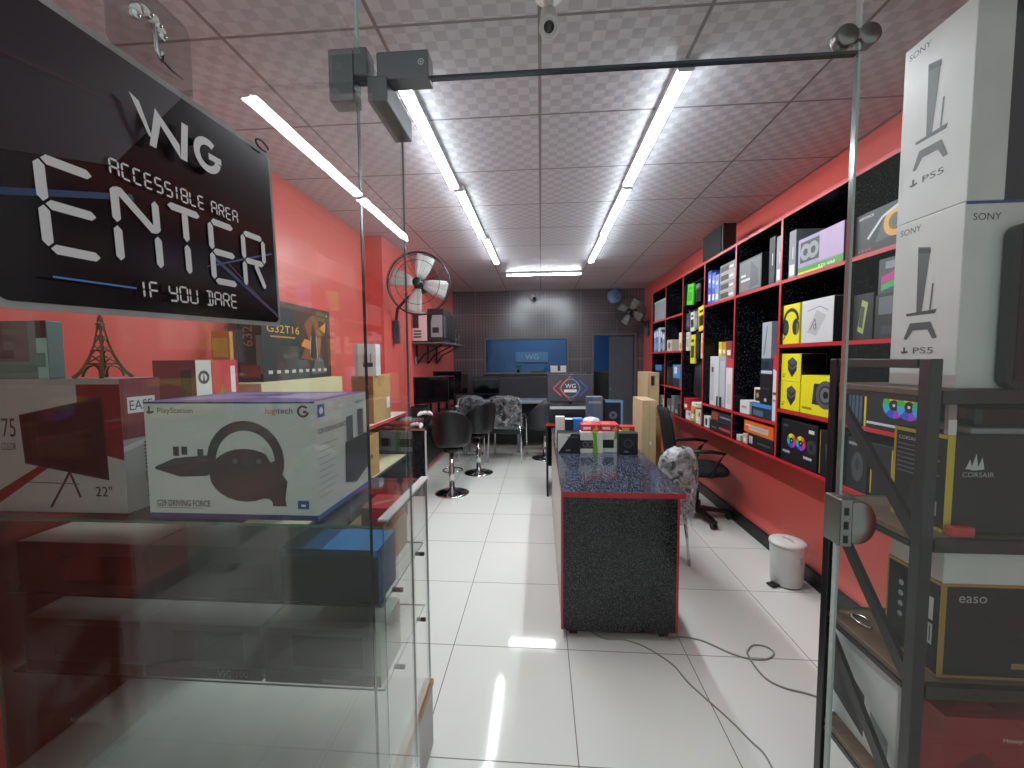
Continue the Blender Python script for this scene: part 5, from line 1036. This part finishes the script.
# things seen through the back openings
t = thing('logo_reflection', 'added pale blue panel in the back room, painted as a logo reflection on glass', 'sign', (-.20, 8.985, 1.55))  # faint logo reflection of the window glass, painted on an added panel
mb = MB(); mb.box(-.36, .36, -.012, .012, -.11, .11, mat('reflection_blue', '5f96cc', .5), .003); mb.ops(((-.36, -.012, -.11), (1,0,0), (0,0,1), (0,-1,0), .72, .22), [('t', 'WG', .3, .25, .12, 'b5d0ea')]); mb.build('panel', t)
t = thing('office_chair', 'black high backed chair in the doorway of the blue back room', 'office chair', (1.15, 7.75, 0), PI-.2)
mb = MB(); mb.box(-.24, .24, .16, .24, .52, 1.28, M_leather, .03); mb.build('backrest', t); mb = MB(); mb.box(-.25, .25, -.26, .24, .43, .51, M_leather, .03); mb.build('seat', t)
mb = MB(); mb.lathe([(.03, .06), (.03, .43)], M_chrome, n=14); mb.build('gas_lift', t); mb = MB(); mb.lathe([(0, 0), (.27, 0), (.25, .03), (.05, .07), (0, .07)], M_black, n=20); mb.build('base', t)
# ---- clock, cameras
t = thing('wall_clock', 'round pale blue clock high on the dark back wall', 'clock', (1.275, YB, 2.575))
mb = MB(); mb.lathe([(0, -.03), (.122, -.03), (.135, -.022), (.135, 0), (0, 0)], mat('clock_rim', '3f556a', .4), ax='y', n=36); mb.build('rim', t)
mb = MB(); mb.lathe([(0, -.033), (.12, -.033), (.12, -.031), (0, -.031)], mat('clock_face', '6f9cc4', .35), ax='y', n=36)
mb.build('face', t)
for a, l, w_ in ((2.2, .075, .009), (.7, .11, .006)):
    mb = MB(); mb.tube([(0, -.036, 0), (l*math.sin(a), -.036, l*math.cos(a))], w_/2, M_dkgrey, 6); mb.build('hand', t)
def bullet_cam(label, loc, rot, s_, down):
    t = thing('security_camera', label, 'camera', loc, rot)
    mb = MB(); mb.lathe([(0, 0), (.05*s_, 0), (.05*s_, -.014*s_), (.02*s_, -.02*s_), (.016*s_, -.05*s_), (0, -.05*s_)], M_white, n=24); mb.build('mount', t)
    d = Vector((0, -math.cos(down), -math.sin(down))); u_ = Vector((1, 0, 0)); v_ = d.cross(u_); c0 = Vector((0, .03*s_, -.05*s_))
    def rg(q, r): return [c0+d*q+(u_*math.cos(a)+v_*math.sin(a))*r for a in [2*PI*k/24 for k in range(24)]]
    mb = MB(); mb.loft([rg(-.01*s_, .012*s_), rg(0, .028*s_), rg(.10*s_, .032*s_), rg(.125*s_, .034*s_), rg(.127*s_, .028*s_), rg(.118*s_, .022*s_)], M_white); mb.build('body', t)
    mb = MB(); mb.loft([rg(.119*s_, .018*s_), rg(.122*s_, .016*s_), rg(.124*s_, .004*s_)], M_blackg); mb.build('lens', t)
    return t
bullet_cam('white ceiling camera near the glass header, pointing at the entrance', (.03, 1.40, ZC), 0, .95, .95)
t = thing('security_camera', 'small white camera with a black eye high on the dark back wall', 'camera', (-.155, YB, 2.60))
mb = MB(); mb.lathe([(0, 0), (.04, 0), (.04, -.02), (.018, -.03), (.018, -.06), (0, -.06)], M_white, ax='y', n=20); mb.build('mount', t)
mb = MB(); mb.ball((.03, -.10, -.03), .055, M_white); mb.build('body', t); mb = MB(); mb.ball((.045, -.135, -.055), .032, M_blackg); mb.build('lens', t)

# ================================================================== SIGN ON THE OPEN DOOR LEAF
SX, SY0, SY1, SZ0, SZ1 = -.3385, .215, .4965, 1.5515, 1.766
sg = thing('hanging_sign', 'black laminated sign reading ENTER, hung on the open glass door', 'sign', (SX, (SY0+SY1)/2+.0095, SZ0-.002))
hw = (SY1-SY0)/2; sh = SZ1-SZ0
def rrect(a0, a1, b0, b1, r):
    out = []
    for cx_, cz_, s0 in ((a1-r, b1-r, 0), (a0+r, b1-r, 90), (a0+r, b0+r, 180), (a1-r, b0+r, 270)):
        out += [(cx_+r*math.cos(math.radians(s0+15*k)), cz_+r*math.sin(math.radians(s0+15*k))) for k in range(7)]
    return out
mb = MB(); mb.prism(rrect(-hw, hw, 0, sh, .010), (1,0,0), .0012, mat('laminate_pouch', '9b9d9e', .12, var=.15, scale=40), (-.0012, 0, 0), (0,1,0), (0,0,1)); mb.build('laminate_pouch', sg)
M_signblk = mat('sign_print', '0b0b12', .16, var=.3, scale=14); M_ltr = ink('dcdee0')
mb = MB(); mb.prism(rrect(-hw+.005, hw-.005, .005, sh-.006, .007), (1,0,0), .0004, M_signblk, (.0001, 0, 0), (0,1,0), (0,0,1))
fr = ((.0005, -hw, 0), (0,1,0), (0,0,1), (1,0,0), 2*hw, sh)
# helper: picture pixel fractions on the print
SW = 2*hw
def uvp(pts): return [((y-SY0)/SW, (z-SZ0)/sh) for y, z in pts]
ops = [('p', [(.02, .45), (.02, .97), (.55, .97), (.30, .55)], '1e0d1a'), ('l', [(.02, .33), (.35, .46)], .0045, '1d3a66'), ('l', [(.62, .32), (.98, .06)], .004, '23406e'), ('l', [(.60, .26), (.96, .42)], .002, '23406e'), ('l', [(.70, .30), (.99, .04)], .0015, '6b2030'), ('l', [(.015, .74), (.42, .80)], .0025, '3a1226')]
def seg(a, b, wd=.0065):
    """one chamfered display segment from a to b (metres on the sign)"""
    a = Vector(a); b = Vector(b); d = (b-a).normalized(); n_ = Vector((-d.y, d.x)); g_ = wd*.18; a2 = a+d*g_; b2 = b-d*g_
    q = [a2, a2+d*wd*.5+n_*wd*.5, b2-d*wd*.5+n_*wd*.5, b2, b2-d*wd*.5-n_*wd*.5, a2+d*wd*.5-n_*wd*.5]
    return ('p', [(p.x/SW, p.y/sh) for p in q], M_ltr)
def glyph(segs, x, y, w_, h, wd):
    P = {'a': (0, 1), 'b': (1, 1), 'c': (0, .5), 'd': (1, .5), 'e': (0, 0), 'f': (1, 0), 'm': (.5, .5), 't': (.5, 1), 'u': (.5, 0)}
    return [seg((x+P[s[0]][0]*w_, y+P[s[0]][1]*h), (x+P[s[1]][0]*w_, y+P[s[1]][1]*h), wd) for s in segs]
GL = {'E': ['ab', 'ac', 'ce', 'cd', 'ef'], 'N': ['ac', 'ce', 'am', 'mf', 'bd', 'df'], 'M': ['ac', 'ce', 'am', 'bd', 'df'], 'T': ['ab', 'tm', 'mu'], 'R': ['ab', 'ac', 'ce', 'bd', 'cd', 'mf'], 'A': ['ab', 'ac', 'ce', 'bd', 'df', 'cd'], 'C': ['ab', 'ac', 'ce', 'ef'], 'S': ['ab', 'ac', 'cd', 'df', 'ef'], 'I': ['tm', 'mu'], 'B': ['ab', 'ac', 'ce', 'bd', 'df', 'cd', 'ef'], 'L': ['ac', 'ce', 'ef'], 'F': ['ab', 'ac', 'ce', 'cd'], 'Y': ['ac', 'cd', 'bd', 'df', 'ef'], 'O': ['ab', 'ac', 'ce', 'bd', 'df', 'ef'], 'U': ['ac', 'ce', 'ef', 'bd', 'df'], 'D': ['ab', 'bd', 'df', 'ef', 'tm', 'mu']}
def line(txt, x, y, w_, h, gap, wd):
    out = []
    for ch in txt:
        if ch != ' ': out += glyph(GL[ch], x, y, w_ if ch != 'I' else w_*.6, h, wd)
        x += (w_ if ch not in 'I ' else w_*.6)+gap
    return out
GL['N'] = ['ac', 'ce', 'ad', 'bd', 'df']
for ch, x, w_ in (('E', .036, .034), ('N', .084, .034), ('T', .129, .037), ('E', .177, .032), ('R', .222, .033)):
    ops += glyph(GL[ch], x-.001, .043, w_, .060, .0066)
ops += line('ACCESSIBLE AREA', .081, .1105, .0064, .0118, .0028, .0016)
ops += line('IF YOU DARE', .094, .0165, .0076, .0135, .0030, .0017)
mm = lambda pts: ('p', [(x/1000/SW, y/1000/sh) for x, y in pts], M_ltr)
ops += [mm([(98, 181), (106, 178), (116, 152), (112, 154)]), mm([(112, 146), (118, 146), (124, 168), (120, 180)]), mm([(120, 180), (124, 168), (142, 148), (142, 160)]), mm([(142, 148), (149, 148), (153, 182), (146, 182)]),
        ('g', 174/1000/SW, 165/1000/sh, .0095, .0165, 55, 345, M_ltr), mm([(175, 168), (191, 168), (191, 162), (175, 162)]), ('r', .031/SW, .0222/sh, .088/SW, .0236/sh, '4f86c4')]
mb.ops(fr, [(*o,) for o in ops]); mb.build('print', sg)
sg.rotation_euler.x = .036
hk = thing('suction_hook', 'clear square hook stuck to the door glass above the sign', 'hook', (-.3445, .352, 1.797))
mb = MB(); mb.prism(rrect(-.040, .040, -.033, .038, .010), (1,0,0), .0012, mat('clear_film', 'a9abab', .1), (.0002, 0, 0), (0,1,0), (0,0,1))
mb.mats[0] = glass('clear_acrylic', (.86, .87, .87), .09); mb.build('adhesive_plate', hk)
mb = MB()
for k in range(9):
    a = PI*k/8; mb.ball((.004, -.006+.012*math.cos(a), .006+.010*math.sin(a)), .0042, M_white if k % 2 else M_chrome, n=6)
mb.tube([(.003, 0, .012), (.004, .001, -.010), (.008, .001, -.018), (.010, .001, -.012)], .0022, M_chrome, 8); mb.tube([(.007, .001, -.017), (.006, .012, -.019), (.0045, .026, -.018)], .0009, M_steel, 6)
mb.build('hook', hk)
# looped wire at the sign's far corner
mb = MB(); mb.tube([(.011*math.cos(a), .0, .005*math.sin(a)) for a in [2*PI*k/20 for k in range(18)]], .0012, M_steel, 6); mb.bm.transform(Matrix.Rotation(PI/2, 4, 'Z')); tag(mb.build('wire_loop', None, (-.334, .478, 1.769)), 'thin wire loop at the upper far corner of the ENTER sign', 'wire')
